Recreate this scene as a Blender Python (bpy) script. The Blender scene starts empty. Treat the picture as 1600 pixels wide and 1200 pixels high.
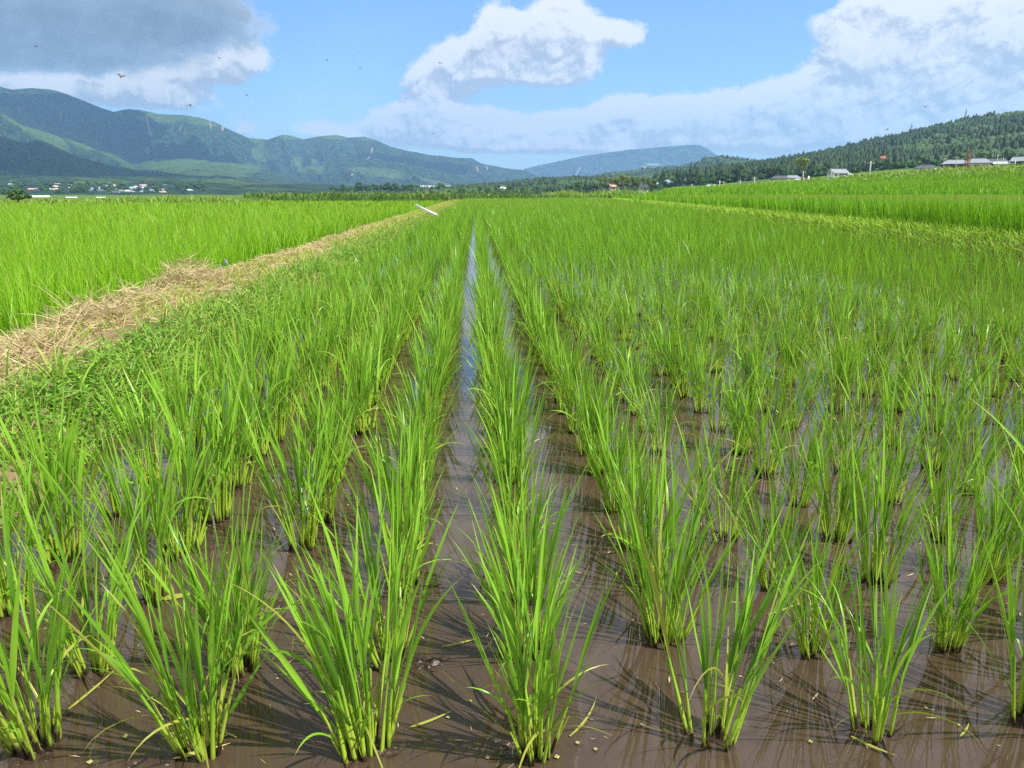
import bpy, math, random
import numpy as np
from mathutils import Vector, Matrix, Euler

R_ = math.radians
rng = np.random.default_rng(7)
random.seed(7)
scene = bpy.context.scene
COL = scene.collection

# ------------------------------------------------------------------ camera
EYE = 1.0
YAW, PITCH, FPX = R_(2.77), R_(14.36), 1160.0
cam_d = bpy.data.cameras.new("camera")
cam_d.lens = 36.0 * FPX / 1600.0
cam_d.sensor_width = 36.0
cam_d.clip_start = 0.02
cam_d.clip_end = 40000
cam = bpy.data.objects.new("camera", cam_d)
COL.objects.link(cam)
cam.location = (0, 0, EYE)
cam.rotation_euler = (R_(90) - PITCH, 0, -YAW)
scene.camera = cam

# ------------------------------------------------------------------ light
SUN_EL = R_(52)
SUN_H = (0.86, -0.51)                      # horizontal direction towards the sun
_n = math.hypot(*SUN_H)
SUN = Vector((SUN_H[0] / _n * math.cos(SUN_EL), SUN_H[1] / _n * math.cos(SUN_EL), math.sin(SUN_EL)))
sl = bpy.data.lights.new("sun", 'SUN')
sl.energy = 5.0
sl.angle = R_(0.55)
sl.color = (1.0, 0.955, 0.88)
so = bpy.data.objects.new("sun", sl)
so.rotation_euler = SUN.to_track_quat('Z', 'Y').to_euler()
COL.objects.link(so)
scene.view_settings.view_transform = 'Standard'
scene.view_settings.look = 'None'
scene.view_settings.gamma = 1
scene.view_settings.exposure = 0.52
scene.render.engine = 'CYCLES'
scene.cycles.max_bounces = 7
scene.cycles.diffuse_bounces = 3
scene.cycles.glossy_bounces = 3
scene.cycles.transmission_bounces = 4
scene.cycles.transparent_max_bounces = 6
scene.cycles.volume_bounces = 1
scene.cycles.use_denoising = False
scene.cycles.denoiser = 'OPENIMAGEDENOISE'
scene.cycles.denoising_input_passes = 'RGB_ALBEDO_NORMAL'
scene.cycles.denoising_prefilter = 'ACCURATE'
scene.cycles.use_adaptive_sampling = True
scene.cycles.adaptive_threshold = 0.004
scene.cycles.sample_clamp_indirect = 6

# ------------------------------------------------------------------ projection helpers (design only)
_F = Vector((math.sin(YAW) * math.cos(PITCH), math.cos(YAW) * math.cos(PITCH), -math.sin(PITCH)))
_R = Vector((math.cos(YAW), -math.sin(YAW), 0))
_U = _R.cross(_F)


def ray(px, py):
    return _F + _R * ((px - 800) / FPX) + _U * ((600 - py) / FPX)


def at(px, py, r):
    """point at horizontal range r in the direction of a picture position"""
    d = ray(px, py)
    k = r / math.hypot(d.x, d.y)
    return Vector((0, 0, EYE)) + d * k


def on_z(px, py, z):
    d = ray(px, py)
    k = (z - EYE) / d.z
    return Vector((0, 0, EYE)) + d * k


def azel(px, py):
    d = ray(px, py).normalized()
    return math.atan2(d.x, d.y), math.asin(d.z)


def project(P):
    """numpy: world -> picture px, py, depth"""
    P = np.asarray(P, float) - np.array([0, 0, EYE])
    z = P @ np.array(_F)
    x = P @ np.array(_R)
    y = P @ np.array(_U)
    zz = np.where(z > 1e-3, z, 1e-3)
    return 800 + FPX * x / zz, 600 - FPX * y / zz, z


# ------------------------------------------------------------------ node helpers
class NT:
    def __init__(s, tree):
        s.t = tree
        s.n = tree.nodes
        s.l = tree.links

    def new(s, typ, **kw):
        nd = s.n.new(typ)
        for k, v in kw.items():
            setattr(nd, k, v)
        return nd

    def link(s, a, b):
        s.l.new(a, b)

    def _in(s, sock, v):
        if v is None:
            return
        if isinstance(v, bpy.types.NodeSocket):
            s.l.new(v, sock)
        else:
            sock.default_value = v

    def math(s, op, a, b=None, c=None, clamp=False):
        m = s.new('ShaderNodeMath', operation=op, use_clamp=clamp)
        s._in(m.inputs[0], a)
        s._in(m.inputs[1], b)
        s._in(m.inputs[2], c)
        return m.outputs[0]

    def vmath(s, op, a, b=None):
        m = s.new('ShaderNodeVectorMath', operation=op)
        s._in(m.inputs[0], a)
        s._in(m.inputs[1], b)
        return m.outputs['Value'] if op in ('LENGTH', 'DOT_PRODUCT') else m.outputs[0]

    def smooth(s, v, lo, hi, a=0.0, b=1.0):
        m = s.new('ShaderNodeMapRange', interpolation_type='SMOOTHSTEP')
        s._in(m.inputs[0], v)
        s._in(m.inputs[1], lo)
        s._in(m.inputs[2], hi)
        s._in(m.inputs[3], a)
        s._in(m.inputs[4], b)
        return m.outputs[0]

    def mix(s, f, a, b, blend='MIX'):
        m = s.new('ShaderNodeMix', data_type='RGBA', blend_type=blend)
        s._in(m.inputs[0], f)
        s._in(m.inputs[6], a if not isinstance(a, tuple) else (*a[:3], 1))
        s._in(m.inputs[7], b if not isinstance(b, tuple) else (*b[:3], 1))
        return m.outputs[2]

    def noise(s, vec, scale, detail=4, rough=0.5, dist=0.0, dim='3D'):
        m = s.new('ShaderNodeTexNoise', noise_dimensions=dim)
        if vec is not None:
            s.l.new(vec, m.inputs['Vector'])
        m.inputs['Scale'].default_value = scale
        m.inputs['Detail'].default_value = detail
        m.inputs['Roughness'].default_value = rough
        m.inputs['Distortion'].default_value = dist
        return m.outputs[0]

    def comb(s, x, y, z):
        m = s.new('ShaderNodeCombineXYZ')
        s._in(m.inputs[0], x)
        s._in(m.inputs[1], y)
        s._in(m.inputs[2], z)
        return m.outputs[0]

    def sep(s, v):
        m = s.new('ShaderNodeSeparateXYZ')
        s.l.new(v, m.inputs[0])
        return m.outputs


# ------------------------------------------------------------------ world: sky with clouds laid out by compass direction
world = bpy.data.worlds.new("World")
scene.world = world
world.use_nodes = True
W = NT(world.node_tree)
W.n.clear()
sky = W.new('ShaderNodeTexSky', sky_type='NISHITA')
sky.sun_disc = False
sky.sun_elevation = SUN_EL
sky.sun_rotation = math.atan2(SUN.x, SUN.y)
sky.altitude = 450
sky.air_density = 1.0
sky.dust_density = 0.4
sky.ozone_density = 2.2
SKY_STR = 0.135
tc = W.new('ShaderNodeTexCoord')
dxyz = W.sep(tc.outputs['Generated'])
# azimuth / elevation in degrees
az = W.math('MULTIPLY', W.math('ARCTAN2', dxyz[0], dxyz[1]), 57.29578)
el = W.math('MULTIPLY', W.math('ARCSINE', dxyz[2]), 57.29578)


def blob(px, py, rx, ry, wgt=1.0):
    a, e = azel(px, py)
    a2, _ = azel(px + rx, py)
    a1, _ = azel(px - rx, py)
    _, e2 = azel(px, py - ry)
    _, e1 = azel(px, py + ry)
    return (math.degrees(a), math.degrees(e), math.degrees((a2 - a1) / 2), math.degrees((e2 - e1) / 2), wgt)


WHITE = [blob(*b) for b in [
    (790, 92, 108, 46, 1.4), (870, 108, 62, 34, 1.0), (870, 30, 62, 55, 1.3), (770, 36, 40, 38, 1.0), (880, 62, 36, 52, .95),
    (730, 95, 60, 24, .8),
    (980, 50, 46, 25, 1.2),
    (668, 146, 55, 38, 1.25), (612, 182, 60, 24, 1.0), (740, 178, 80, 16, .5), (655, 118, 22, 16, .45),
    (860, 200, 170, 26, .95), (970, 165, 62, 24, .85), (1120, 165, 100, 30, 1.0), (960, 205, 90, 30, .9), (1050, 212, 260, 34, 1.1), (700, 215, 120, 22, .8),
    (1260, 190, 150, 48, .95), (1300, 130, 85, 36, .85), (1390, 62, 85, 68, 1.0), (1480, 110, 220, 100, 1.2),
    (1560, 30, 180, 70, 1.05), (1700, 120, 250, 120, 1.0), (1350, 5, 80, 40, .7),
    (520, 148, 30, 11, .42), (1130, 44, 34, 22, .25), (495, 205, 46, 15, .8), (385, 204, 30, 14, .85),
    (560, 215, 60, 12, .3),
    (240, 104, 120, 32, .95), (375, 92, 60, 38, .9), (330, 66, 60, 30, .6), (80, 120, 170, 32, .8), (330, 172, 120, 24, .5),
    (170, 150, 170, 26, .65), (-200, 120, 260, 70, .8), (470, 190, 90, 14, .35), (780, 232, 120, 16, .5),
]]
GREY = [blob(*b) for b in [
    (120, 30, 260, 74, 1.5), (300, 12, 130, 60, 1.0), (80, 78, 150, 34, 1.0), (-200, 20, 300, 90, 1.3),
]]


def field_group():
    g = bpy.data.node_groups.new("cloud_field", 'ShaderNodeTree')
    g.interface.new_socket("az", in_out='INPUT', socket_type='NodeSocketFloat')
    g.interface.new_socket("el", in_out='INPUT', socket_type='NodeSocketFloat')
    g.interface.new_socket("white", in_out='OUTPUT', socket_type='NodeSocketFloat')
    g.interface.new_socket("grey", in_out='OUTPUT', socket_type='NodeSocketFloat')
    T = NT(g)
    gi = T.new('NodeGroupInput')
    go = T.new('NodeGroupOutput')
    a0, e0 = gi.outputs[0], gi.outputs[1]
    # lumpy noise in degree space
    v = T.comb(a0, T.math('MULTIPLY', e0, 1.25), 0.0)
    n1 = T.noise(v, 0.16, 9, 0.58, 0.25)
    vo = T.new('ShaderNodeTexVoronoi', feature='F1')
    vo.inputs['Scale'].default_value = 0.42
    vo.inputs['Detail'].default_value = 4.0
    vo.inputs['Roughness'].default_value = 0.5
    vo.inputs['Lacunarity'].default_value = 2.2
    wv = T.noise(v, 0.5, 3, 0.5)
    wv = T.new('ShaderNodeVectorMath', operation='MULTIPLY_ADD')
    nn = T.new('ShaderNodeTexNoise')
    nn.inputs['Scale'].default_value = 0.7
    nn.inputs['Detail'].default_value = 5
    T.link(v, nn.inputs['Vector'])
    T.link(nn.outputs['Color'], wv.inputs[0])
    wv.inputs[1].default_value = (2.2, 2.2, 0)
    T.link(v, wv.inputs[2])
    T.link(wv.outputs[0], vo.inputs['Vector'])
    billow = T.math('SUBTRACT', 0.55, vo.outputs['Distance'])
    nz = T.math('ADD', T.math('MULTIPLY', T.math('SUBTRACT', n1, 0.5), 2.1), T.math('MULTIPLY', billow, 0.80))

    def total(blobs):
        acc = None
        for (a, e, ra, re, w) in blobs:
            dx = T.math('MULTIPLY', T.math('SUBTRACT', a0, a), 1 / ra)
            dy = T.math('MULTIPLY', T.math('SUBTRACT', e0, e), 1 / re)
            d2 = T.math('ADD', T.math('MULTIPLY', dx, dx), T.math('MULTIPLY', dy, dy))
            f = T.math('MULTIPLY', T.math('EXPONENT', T.math('MULTIPLY', d2, -0.9)), w)
            acc = f if acc is None else T.math('ADD', acc, f)
        return acc
    w = T.math('MINIMUM', total(WHITE), 1.35)
    gr = T.math('MINIMUM', total(GREY), 1.5)
    # the rest of the sky (overhead, behind): broken cloud
    hi = T.smooth(e0, 12.8, 17.0)
    sd = T.smooth(T.math('ABSOLUTE', a0), 42.0, 60.0)
    away = T.math('MULTIPLY', T.math('MAXIMUM', hi, sd), 1.15)
    w = T.math('MAXIMUM', w, away)
    T.link(T.math('ADD', w, T.math('MULTIPLY', nz, 0.52)), go.inputs[0])
    T.link(T.math('ADD', gr, T.math('MULTIPLY', nz, 0.5)), go.inputs[1])
    return g


fg = field_group()


def field(a, e):
    n = W.new('ShaderNodeGroup')
    n.node_tree = fg
    W.link(a, n.inputs[0])
    W.link(e, n.inputs[1])
    return n.outputs[0], n.outputs[1]


w0, g0 = field(az, el)
w1, g1 = field(W.math('ADD', az, 0.7), W.math('ADD', el, 1.3))
w2, g2 = field(W.math('ADD', az, 0.22), W.math('ADD', el, 0.40))
relief = W.math('ADD', W.math('MULTIPLY', W.math('SUBTRACT', w0, w1), 0.75), W.math('MULTIPLY', W.math('SUBTRACT', w0, w2), 1.5))
alpha = W.smooth(w0, 0.40, 0.78)
lit = W.smooth(relief, -0.45, 0.34)
lowgrey = W.smooth(w0, 1.15, 1.9)
ccol = W.mix(lit, (0.40, 0.435, 0.475), (0.80, 0.79, 0.775))
ccol = W.mix(W.math('MULTIPLY', lowgrey, 0.45), ccol, (0.37, 0.44, 0.54))
galpha = W.smooth(g0, 0.45, 0.95)
gcol = W.mix(W.smooth(g0, 0.6, 1.7), (0.34, 0.42, 0.50), (0.115, 0.155, 0.20))
gcol = W.mix(W.math('MULTIPLY', W.smooth(W.math('SUBTRACT', g0, g1), -0.2, 0.5), 0.3), gcol, (0.36, 0.42, 0.48))
ccol2 = W.mix(galpha, ccol, gcol)
atot = W.math('MAXIMUM', alpha, galpha)
# haze whitening near the horizon
hz = W.smooth(el, -1.0, 9.0, 1.0, 0.0)
skyc = W.mix(1.0, sky.outputs[0], (0.70, 0.89, 1.10), 'MULTIPLY')
bg1 = W.new('ShaderNodeBackground')
W.link(skyc, bg1.inputs[0])
bg1.inputs[1].default_value = SKY_STR
bg2 = W.new('ShaderNodeBackground')
ccol3 = W.mix(W.math('MULTIPLY', hz, 0.12), ccol2, (0.42, 0.54, 0.68))
W.link(ccol3, bg2.inputs[0])
bg2.inputs[1].default_value = 1.0
mx = W.new('ShaderNodeMixShader')
afin = W.math('MULTIPLY', atot, W.smooth(el, -1.5, 0.5))
W.link(W.math('MAXIMUM', W.math('MULTIPLY', afin, 0.95), W.math('MULTIPLY', hz, 0.42)), mx.inputs[0])
W.link(bg1.outputs[0], mx.inputs[1])
W.link(bg2.outputs[0], mx.inputs[2])
wo = W.new('ShaderNodeOutputWorld')
W.link(mx.outputs[0], wo.inputs[0])
world.cycles.sampling_method = 'MANUAL'
world.cycles.sample_map_resolution = 512


# ------------------------------------------------------------------ materials
def new_mat(name):
    m = bpy.data.materials.new(name)
    m.use_nodes = True
    T = NT(m.node_tree)
    T.n.clear()
    out = T.new('ShaderNodeOutputMaterial')
    return m, T, out


def principled(T, out, col, rough=0.7, spec=0.5, bump=None, bstr=0.3, bdist=0.01, link=True, ior=None):
    p = T.new('ShaderNodeBsdfPrincipled')
    if isinstance(col, tuple):
        p.inputs['Base Color'].default_value = (*col, 1)
    else:
        T.link(col, p.inputs['Base Color'])
    T._in(p.inputs['Roughness'], rough)
    p.inputs['Specular IOR Level'].default_value = spec
    if ior:
        p.inputs['IOR'].default_value = ior
    if bump is not None:
        b = T.new('ShaderNodeBump')
        b.inputs['Strength'].default_value = bstr
        b.inputs['Distance'].default_value = bdist
        T.link(bump, b.inputs['Height'])
        T.link(b.outputs[0], p.inputs['Normal'])
    if link:
        T.link(p.outputs[0], out.inputs[0])
    return p


def simple_mat(name, col, rough=0.7, spec=0.4, var=0.15, scale=8.0):
    m, T, out = new_mat(name)
    tcn = T.new('ShaderNodeTexCoord')
    n = T.noise(tcn.outputs['Object'], scale, 5, 0.6)
    c = T.mix(n, tuple(x * (1 - var) for x in col), tuple(min(1, x * (1 + var)) for x in col))
    principled(T, out, c, rough, spec, n, 0.15, 0.02)
    return m


def leaf_mat(name, dark, light, tip, trans=0.35, tcol=None, rough=0.42, obj_var=0.0):
    m, T, out = new_mat(name)
    a = T.new('ShaderNodeAttribute', attribute_name='lf')
    s = T.new('ShaderNodeSeparateColor')
    T.link(a.outputs['Color'], s.inputs[0])
    c = T.mix(s.outputs[0], dark, light)
    c = T.mix(T.smooth(s.outputs[1], 0.1, 1.0, 0.0, 0.55), c, tip)
    yel = T.smooth(s.outputs[2], 0.90, 0.97)
    c = T.mix(yel, c, (0.34, 0.36, 0.06))
    tipy = T.math('MULTIPLY', T.smooth(s.outputs[1], 0.80, 0.97), T.smooth(s.outputs[2], 0.50, 0.62))
    c = T.mix(tipy, c, (0.45, 0.40, 0.12))
    if obj_var:
        oi = T.new('ShaderNodeObjectInfo')
        h = T.new('ShaderNodeHueSaturation')
        T._in(h.inputs['Hue'], T.math('ADD', 0.5 - obj_var * 0.04, T.math('MULTIPLY', oi.outputs['Random'], obj_var * 0.08)))
        T._in(h.inputs['Value'], T.math('ADD', 1 - obj_var * 0.5, T.math('MULTIPLY', oi.outputs['Random'], obj_var)))
        T.link(c, h.inputs['Color'])
        c = h.outputs[0]
    p = principled(T, out, c, rough, 0.45, link=False)
    tr = T.new('ShaderNodeBsdfTranslucent')
    tc_ = T.mix(0.5, c, tcol or light, 'MIX')
    T.link(tc_, tr.inputs[0])
    mxs = T.new('ShaderNodeMixShader')
    mxs.inputs[0].default_value = trans
    T.link(p.outputs[0], mxs.inputs[1])
    T.link(tr.outputs[0], mxs.inputs[2])
    T.link(mxs.outputs[0], out.inputs[0])
    return m


M = {}
M['rice'] = leaf_mat('rice_leaf', (0.035, 0.14, 0.010), (0.31, 0.58, 0.045), (0.24, 0.48, 0.040), 0.28, (0.38, 0.62, 0.03), 0.30)
M['rice_far'] = leaf_mat('rice_leaf_far', (0.018, 0.10, 0.006), (0.27, 0.58, 0.022), (0.20, 0.46, 0.020), 0.26, (0.34, 0.58, 0.014), 0.33)
M['rice_left'] = leaf_mat('rice_leaf_dense', (0.035, 0.15, 0.004), (0.32, 0.62, 0.012), (0.27, 0.56, 0.012), 0.35, (0.30, 0.58, 0.01), 0.5)
M['grass'] = leaf_mat('grass_blade', (0.07, 0.20, 0.012), (0.20, 0.36, 0.03), (0.26, 0.40, 0.05), 0.3, (0.3, 0.48, 0.04), 0.5)
M['grass_pale'] = leaf_mat('grass_blade_pale', (0.22, 0.34, 0.04), (0.42, 0.50, 0.09), (0.50, 0.52, 0.14), 0.3, (0.45, 0.55, 0.08), 0.6)
M['hay'] = leaf_mat('hay', (0.28, 0.20, 0.10), (0.70, 0.57, 0.33), (0.64, 0.52, 0.29), 0.15, (0.6, 0.45, 0.22), 0.7)
M['weed'] = leaf_mat('weed_leaf', (0.06, 0.20, 0.015), (0.26, 0.46, 0.04), (0.20, 0.40, 0.03), 0.3, (0.22, 0.42, 0.03), 0.5)
M['maize'] = leaf_mat('maize_leaf', (0.035, 0.10, 0.012), (0.10, 0.22, 0.03), (0.16, 0.28, 0.05), 0.3, (0.16, 0.32, 0.03), 0.5)
M['tree_dark'] = leaf_mat('cedar_foliage', (0.012, 0.040, 0.014), (0.035, 0.085, 0.025), (0.03, 0.08, 0.02), 0.12, (0.04, 0.10, 0.02), 0.6, 0.5)
M['tree_mid'] = leaf_mat('broadleaf_foliage', (0.025, 0.070, 0.014), (0.070, 0.15, 0.028), (0.07, 0.15, 0.03), 0.15, (0.08, 0.18, 0.02), 0.6, 0.5)
M['tree_light'] = leaf_mat('bamboo_foliage', (0.10, 0.15, 0.03), (0.22, 0.27, 0.06), (0.22, 0.26, 0.07), 0.2, (0.22, 0.30, 0.05), 0.6, 0.3)
M['tree_brown'] = leaf_mat('dead_needles', (0.22, 0.09, 0.03), (0.45, 0.20, 0.07), (0.42, 0.22, 0.08), 0.1, (0.4, 0.2, 0.06), 0.8)
M['bark'] = simple_mat('bark', (0.11, 0.085, 0.06), 0.9, 0.2, 0.4, 3)
M['pale_bark'] = simple_mat('pale_bark', (0.42, 0.36, 0.27), 0.9, 0.2, 0.3, 3)
M['twig'] = simple_mat('dry_twig', (0.50, 0.38, 0.22), 0.8, 0.2, 0.3, 40)
M['white'] = simple_mat('white_paint', (0.80, 0.80, 0.78), 0.45, 0.4, 0.06, 6)
M['cream'] = simple_mat('cream_wall', (0.62, 0.55, 0.44), 0.8, 0.2, 0.1, 2)
M['wall_grey'] = simple_mat('grey_wall', (0.36, 0.36, 0.35), 0.8, 0.2, 0.1, 2)
M['wall_wood'] = simple_mat('timber_wall', (0.12, 0.08, 0.055), 0.8, 0.2, 0.2, 2)
M['tile_grey'] = simple_mat('grey_roof_tile', (0.27, 0.29, 0.33), 0.45, 0.5, 0.25, 4)
M['tile_dark'] = simple_mat('dark_roof_tile', (0.07, 0.075, 0.085), 0.45, 0.5, 0.25, 4)
M['tile_blue'] = simple_mat('blue_roof_tile', (0.28, 0.36, 0.46), 0.45, 0.5, 0.2, 4)
M['tile_pale'] = simple_mat('pale_metal_roof', (0.55, 0.58, 0.60), 0.4, 0.5, 0.1, 4)
M['tile_red'] = simple_mat('red_roof', (0.42, 0.13, 0.10), 0.5, 0.4, 0.15, 4)
M['tile_pink'] = simple_mat('salmon_roof', (0.62, 0.36, 0.28), 0.5, 0.4, 0.15, 4)
M['glass'] = simple_mat('window_glass', (0.03, 0.04, 0.05), 0.1, 0.6, 0.1, 2)
M['concrete'] = simple_mat('pole_concrete', (0.50, 0.50, 0.47), 0.8, 0.3, 0.1, 5)
M['wire'] = simple_mat('wire', (0.25, 0.27, 0.3), 0.6, 0.3, 0.05, 5)
M['mast'] = simple_mat('mast_steel', (0.30, 0.32, 0.35), 0.6, 0.4, 0.1, 5)
M['purple'] = simple_mat('purple_petal', (0.35, 0.30, 0.75), 0.6, 0.3, 0.15, 60)
M['dfly'] = simple_mat('dragonfly_body', (0.42, 0.11, 0.03), 0.4, 0.5, 0.3, 90)
M['dfly_dark'] = simple_mat('dragonfly_dark_body', (0.10, 0.07, 0.05), 0.4, 0.5, 0.3, 90)
M['wing'] = simple_mat('dragonfly_wing', (0.42, 0.33, 0.24), 0.25, 0.6, 0.1, 90)
M['duckweed'] = simple_mat('duckweed', (0.34, 0.36, 0.12), 0.5, 0.4, 0.2, 200)

# stem: brown mud at the waterline, yellow-green sheath, green above
m, T, out = new_mat('rice_stem')
geo = T.new('ShaderNodeTexCoord')
xyz = T.sep(geo.outputs['Object'])
at_ = T.new('ShaderNodeAttribute', attribute_name='lf')
sc_ = T.new('ShaderNodeSeparateColor')
T.link(at_.outputs['Color'], sc_.inputs[0])
n_ = T.noise(geo.outputs['Object'], 60, 3, 0.6)
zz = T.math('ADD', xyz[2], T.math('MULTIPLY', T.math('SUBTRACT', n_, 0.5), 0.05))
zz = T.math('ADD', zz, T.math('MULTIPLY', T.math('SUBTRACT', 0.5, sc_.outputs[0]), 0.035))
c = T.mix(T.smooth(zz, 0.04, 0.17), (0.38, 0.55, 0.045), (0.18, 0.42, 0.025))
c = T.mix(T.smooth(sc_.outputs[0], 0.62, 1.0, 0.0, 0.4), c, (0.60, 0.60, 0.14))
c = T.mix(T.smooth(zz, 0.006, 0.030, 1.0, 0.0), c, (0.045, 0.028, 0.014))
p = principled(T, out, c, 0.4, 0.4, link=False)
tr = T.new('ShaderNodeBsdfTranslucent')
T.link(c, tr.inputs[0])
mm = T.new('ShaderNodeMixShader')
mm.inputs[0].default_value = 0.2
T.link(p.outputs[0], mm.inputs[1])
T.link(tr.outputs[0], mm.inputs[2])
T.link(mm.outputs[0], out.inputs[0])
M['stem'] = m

# muddy paddy water
m, T, out = new_mat('muddy_water')
g_ = T.new('ShaderNodeTexCoord')
ob = g_.outputs['Object']
n1 = T.noise(ob, 1.3, 6, 0.6, 0.4)
n2 = T.noise(ob, 14, 5, 0.6, 0.2)
c = T.mix(n1, (0.046, 0.030, 0.019), (0.084, 0.057, 0.038))
c = T.mix(T.smooth(n2, 0.5, 0.72, 0, 0.4), c, (0.026, 0.016, 0.009))
b1 = T.noise(ob, 9, 3, 0.5, 0.6)
mp = T.new('ShaderNodeMapping')
mp.inputs['Scale'].default_value = (26, 60, 1)
mp.inputs['Rotation'].default_value = (0, 0, 0.35)
T.link(ob, mp.inputs[0])
b2 = T.noise(mp.outputs[0], 1.0, 2, 0.5, 0.3)
hgt = T.math('ADD', T.math('MULTIPLY', b1, 0.8), T.math('MULTIPLY', b2, 0.2))
principled(T, out, c, 0.02, 0.5, hgt, 0.25, 0.0015, ior=1.55)
M['water'] = m

# soil of the dyke and banks
m, T, out = new_mat('dyke_soil')
g_ = T.new('ShaderNodeTexCoord')
ob = g_.outputs['Object']
n1 = T.noise(ob, 2.2, 6, 0.6)
n2 = T.noise(ob, 30, 6, 0.7)
c = T.mix(n2, (0.13, 0.085, 0.05), (0.36, 0.25, 0.15))
c = T.mix(T.smooth(n1, 0.45, 0.65, 0, 0.7), c, (0.16, 0.20, 0.05))
principled(T, out, c, 0.95, 0.1, n2, 0.8, 0.02)
M['soil'] = m

m, T, out = new_mat('field_ground')
g_ = T.new('ShaderNodeTexCoord')
ob = g_.outputs['Object']
n1 = T.noise(ob, 0.02, 5, 0.6)
n2 = T.noise(ob, 0.6, 5, 0.7)
c = T.mix(T.smooth(n1, 0.42, 0.6), (0.07, 0.15, 0.02), (0.14, 0.24, 0.04))
c = T.mix(T.math('MULTIPLY', n2, 0.5), c, (0.05, 0.09, 0.02))
principled(T, out, c, 0.95, 0.1, n2, 0.6, 0.3)
M['ground'] = m

m, T, out = new_mat('paddy_mud')
principled(T, out, (0.05, 0.04, 0.02), 0.6, 0.3)
M['mud'] = m


def land_mat(name, forest, meadow, rock, fscale, bdist):
    m, T, out = new_mat(name)
    g_ = T.new('ShaderNodeTexCoord')
    ob = g_.outputs['Object']
    a = T.new('ShaderNodeAttribute', attribute_name='land')
    s = T.new('ShaderNodeSeparateColor')
    T.link(a.outputs['Color'], s.inputs[0])
    n1 = T.noise(ob, fscale, 6, 0.65)
    n2 = T.noise(ob, fscale * 0.16, 6, 0.6)
    f = T.mix(T.smooth(n1, 0.40, 0.60), tuple(x * 0.25 for x in forest), tuple(x * 1.5 for x in forest))
    f = T.mix(T.smooth(n2, 0.50, 0.62, 0, 0.5), f, tuple(x * .5 + y_ * .35 for x, y_ in zip(forest, meadow)))
    g = T.mix(T.smooth(n2, 0.4, 0.6), tuple(x * 0.75 for x in meadow), meadow)
    g = T.mix(T.smooth(n1, 0.52, 0.60, 0, 0.75), g, forest)
    mk = T.smooth(T.math('ADD', s.outputs[0], T.math('MULTIPLY', T.math('SUBTRACT', n2, 0.5), 0.9)), 0.42, 0.6)
    c = T.mix(mk, f, g)
    rk = T.smooth(T.math('ADD', s.outputs[1], T.math('MULTIPLY', T.math('SUBTRACT', n1, 0.5), 0.5)), 0.45, 0.6)
    c = T.mix(rk, c, rock)
    principled(T, out, c, 0.95, 0.1, n1, 0.9, bdist)
    return m


M['mountain'] = land_mat('mountain_land', (0.022, 0.050, 0.022), (0.075, 0.13, 0.034), (0.27, 0.22, 0.17), 0.035, 14)
M['far_mountain'] = land_mat('far_mountain_land', (0.025, 0.05, 0.03), (0.06, 0.10, 0.04), (0.22, 0.22, 0.2), 0.01, 20)
M['hill'] = land_mat('hill_land', (0.02, 0.05, 0.015), (0.10, 0.17, 0.04), (0.4, 0.34, 0.24), 0.12, 3)


# ------------------------------------------------------------------ mesh helpers
def build_mesh(name, V, F, mat, attr=None, aname='lf', smooth=False):
    """V (n,3); F (m,4) quads or (m,3) triangles"""
    V = np.ascontiguousarray(V, np.float32)
    F = np.ascontiguousarray(F, np.int32)
    me = bpy.data.meshes.new(name)
    k = F.shape[1]
    me.vertices.add(len(V))
    me.vertices.foreach_set('co', V.ravel())
    me.loops.add(F.size)
    me.loops.foreach_set('vertex_index', F.ravel())
    me.polygons.add(len(F))
    me.polygons.foreach_set('loop_start', np.arange(0, F.size, k, dtype=np.int32))
    me.polygons.foreach_set('loop_total', np.full(len(F), k, np.int32))
    if attr is not None:
        a = me.attributes.new(aname, 'FLOAT_COLOR', 'POINT')
        A = np.ones((len(V), 4), np.float32)
        A[:, :attr.shape[1]] = attr
        a.data.foreach_set('color', A.ravel())
    me.update(calc_edges=True)
    if smooth:
        me.polygons.foreach_set('use_smooth', np.ones(len(F), bool))
    if mat is not None:
        me.materials.append(mat)
    return me


def tag(o, label=None, cat=None, group=None, kind=None):
    if label:
        o['label'] = label
    if cat:
        o['category'] = cat
    if group:
        o['group'] = group
    if kind:
        o['kind'] = kind
    return o


def link(name, me, parent=None, loc=None):
    o = bpy.data.objects.new(name, me)
    COL.objects.link(o)
    if parent is not None:
        o.parent = parent
    if loc is not None:
        o.location = loc
    return o


def copy_tree(o, parent=None):
    c = o.copy()
    COL.objects.link(c)
    if parent is not None:
        c.parent = parent
    for ch in list(o.children):
        copy_tree(ch, c)
    return c


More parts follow.
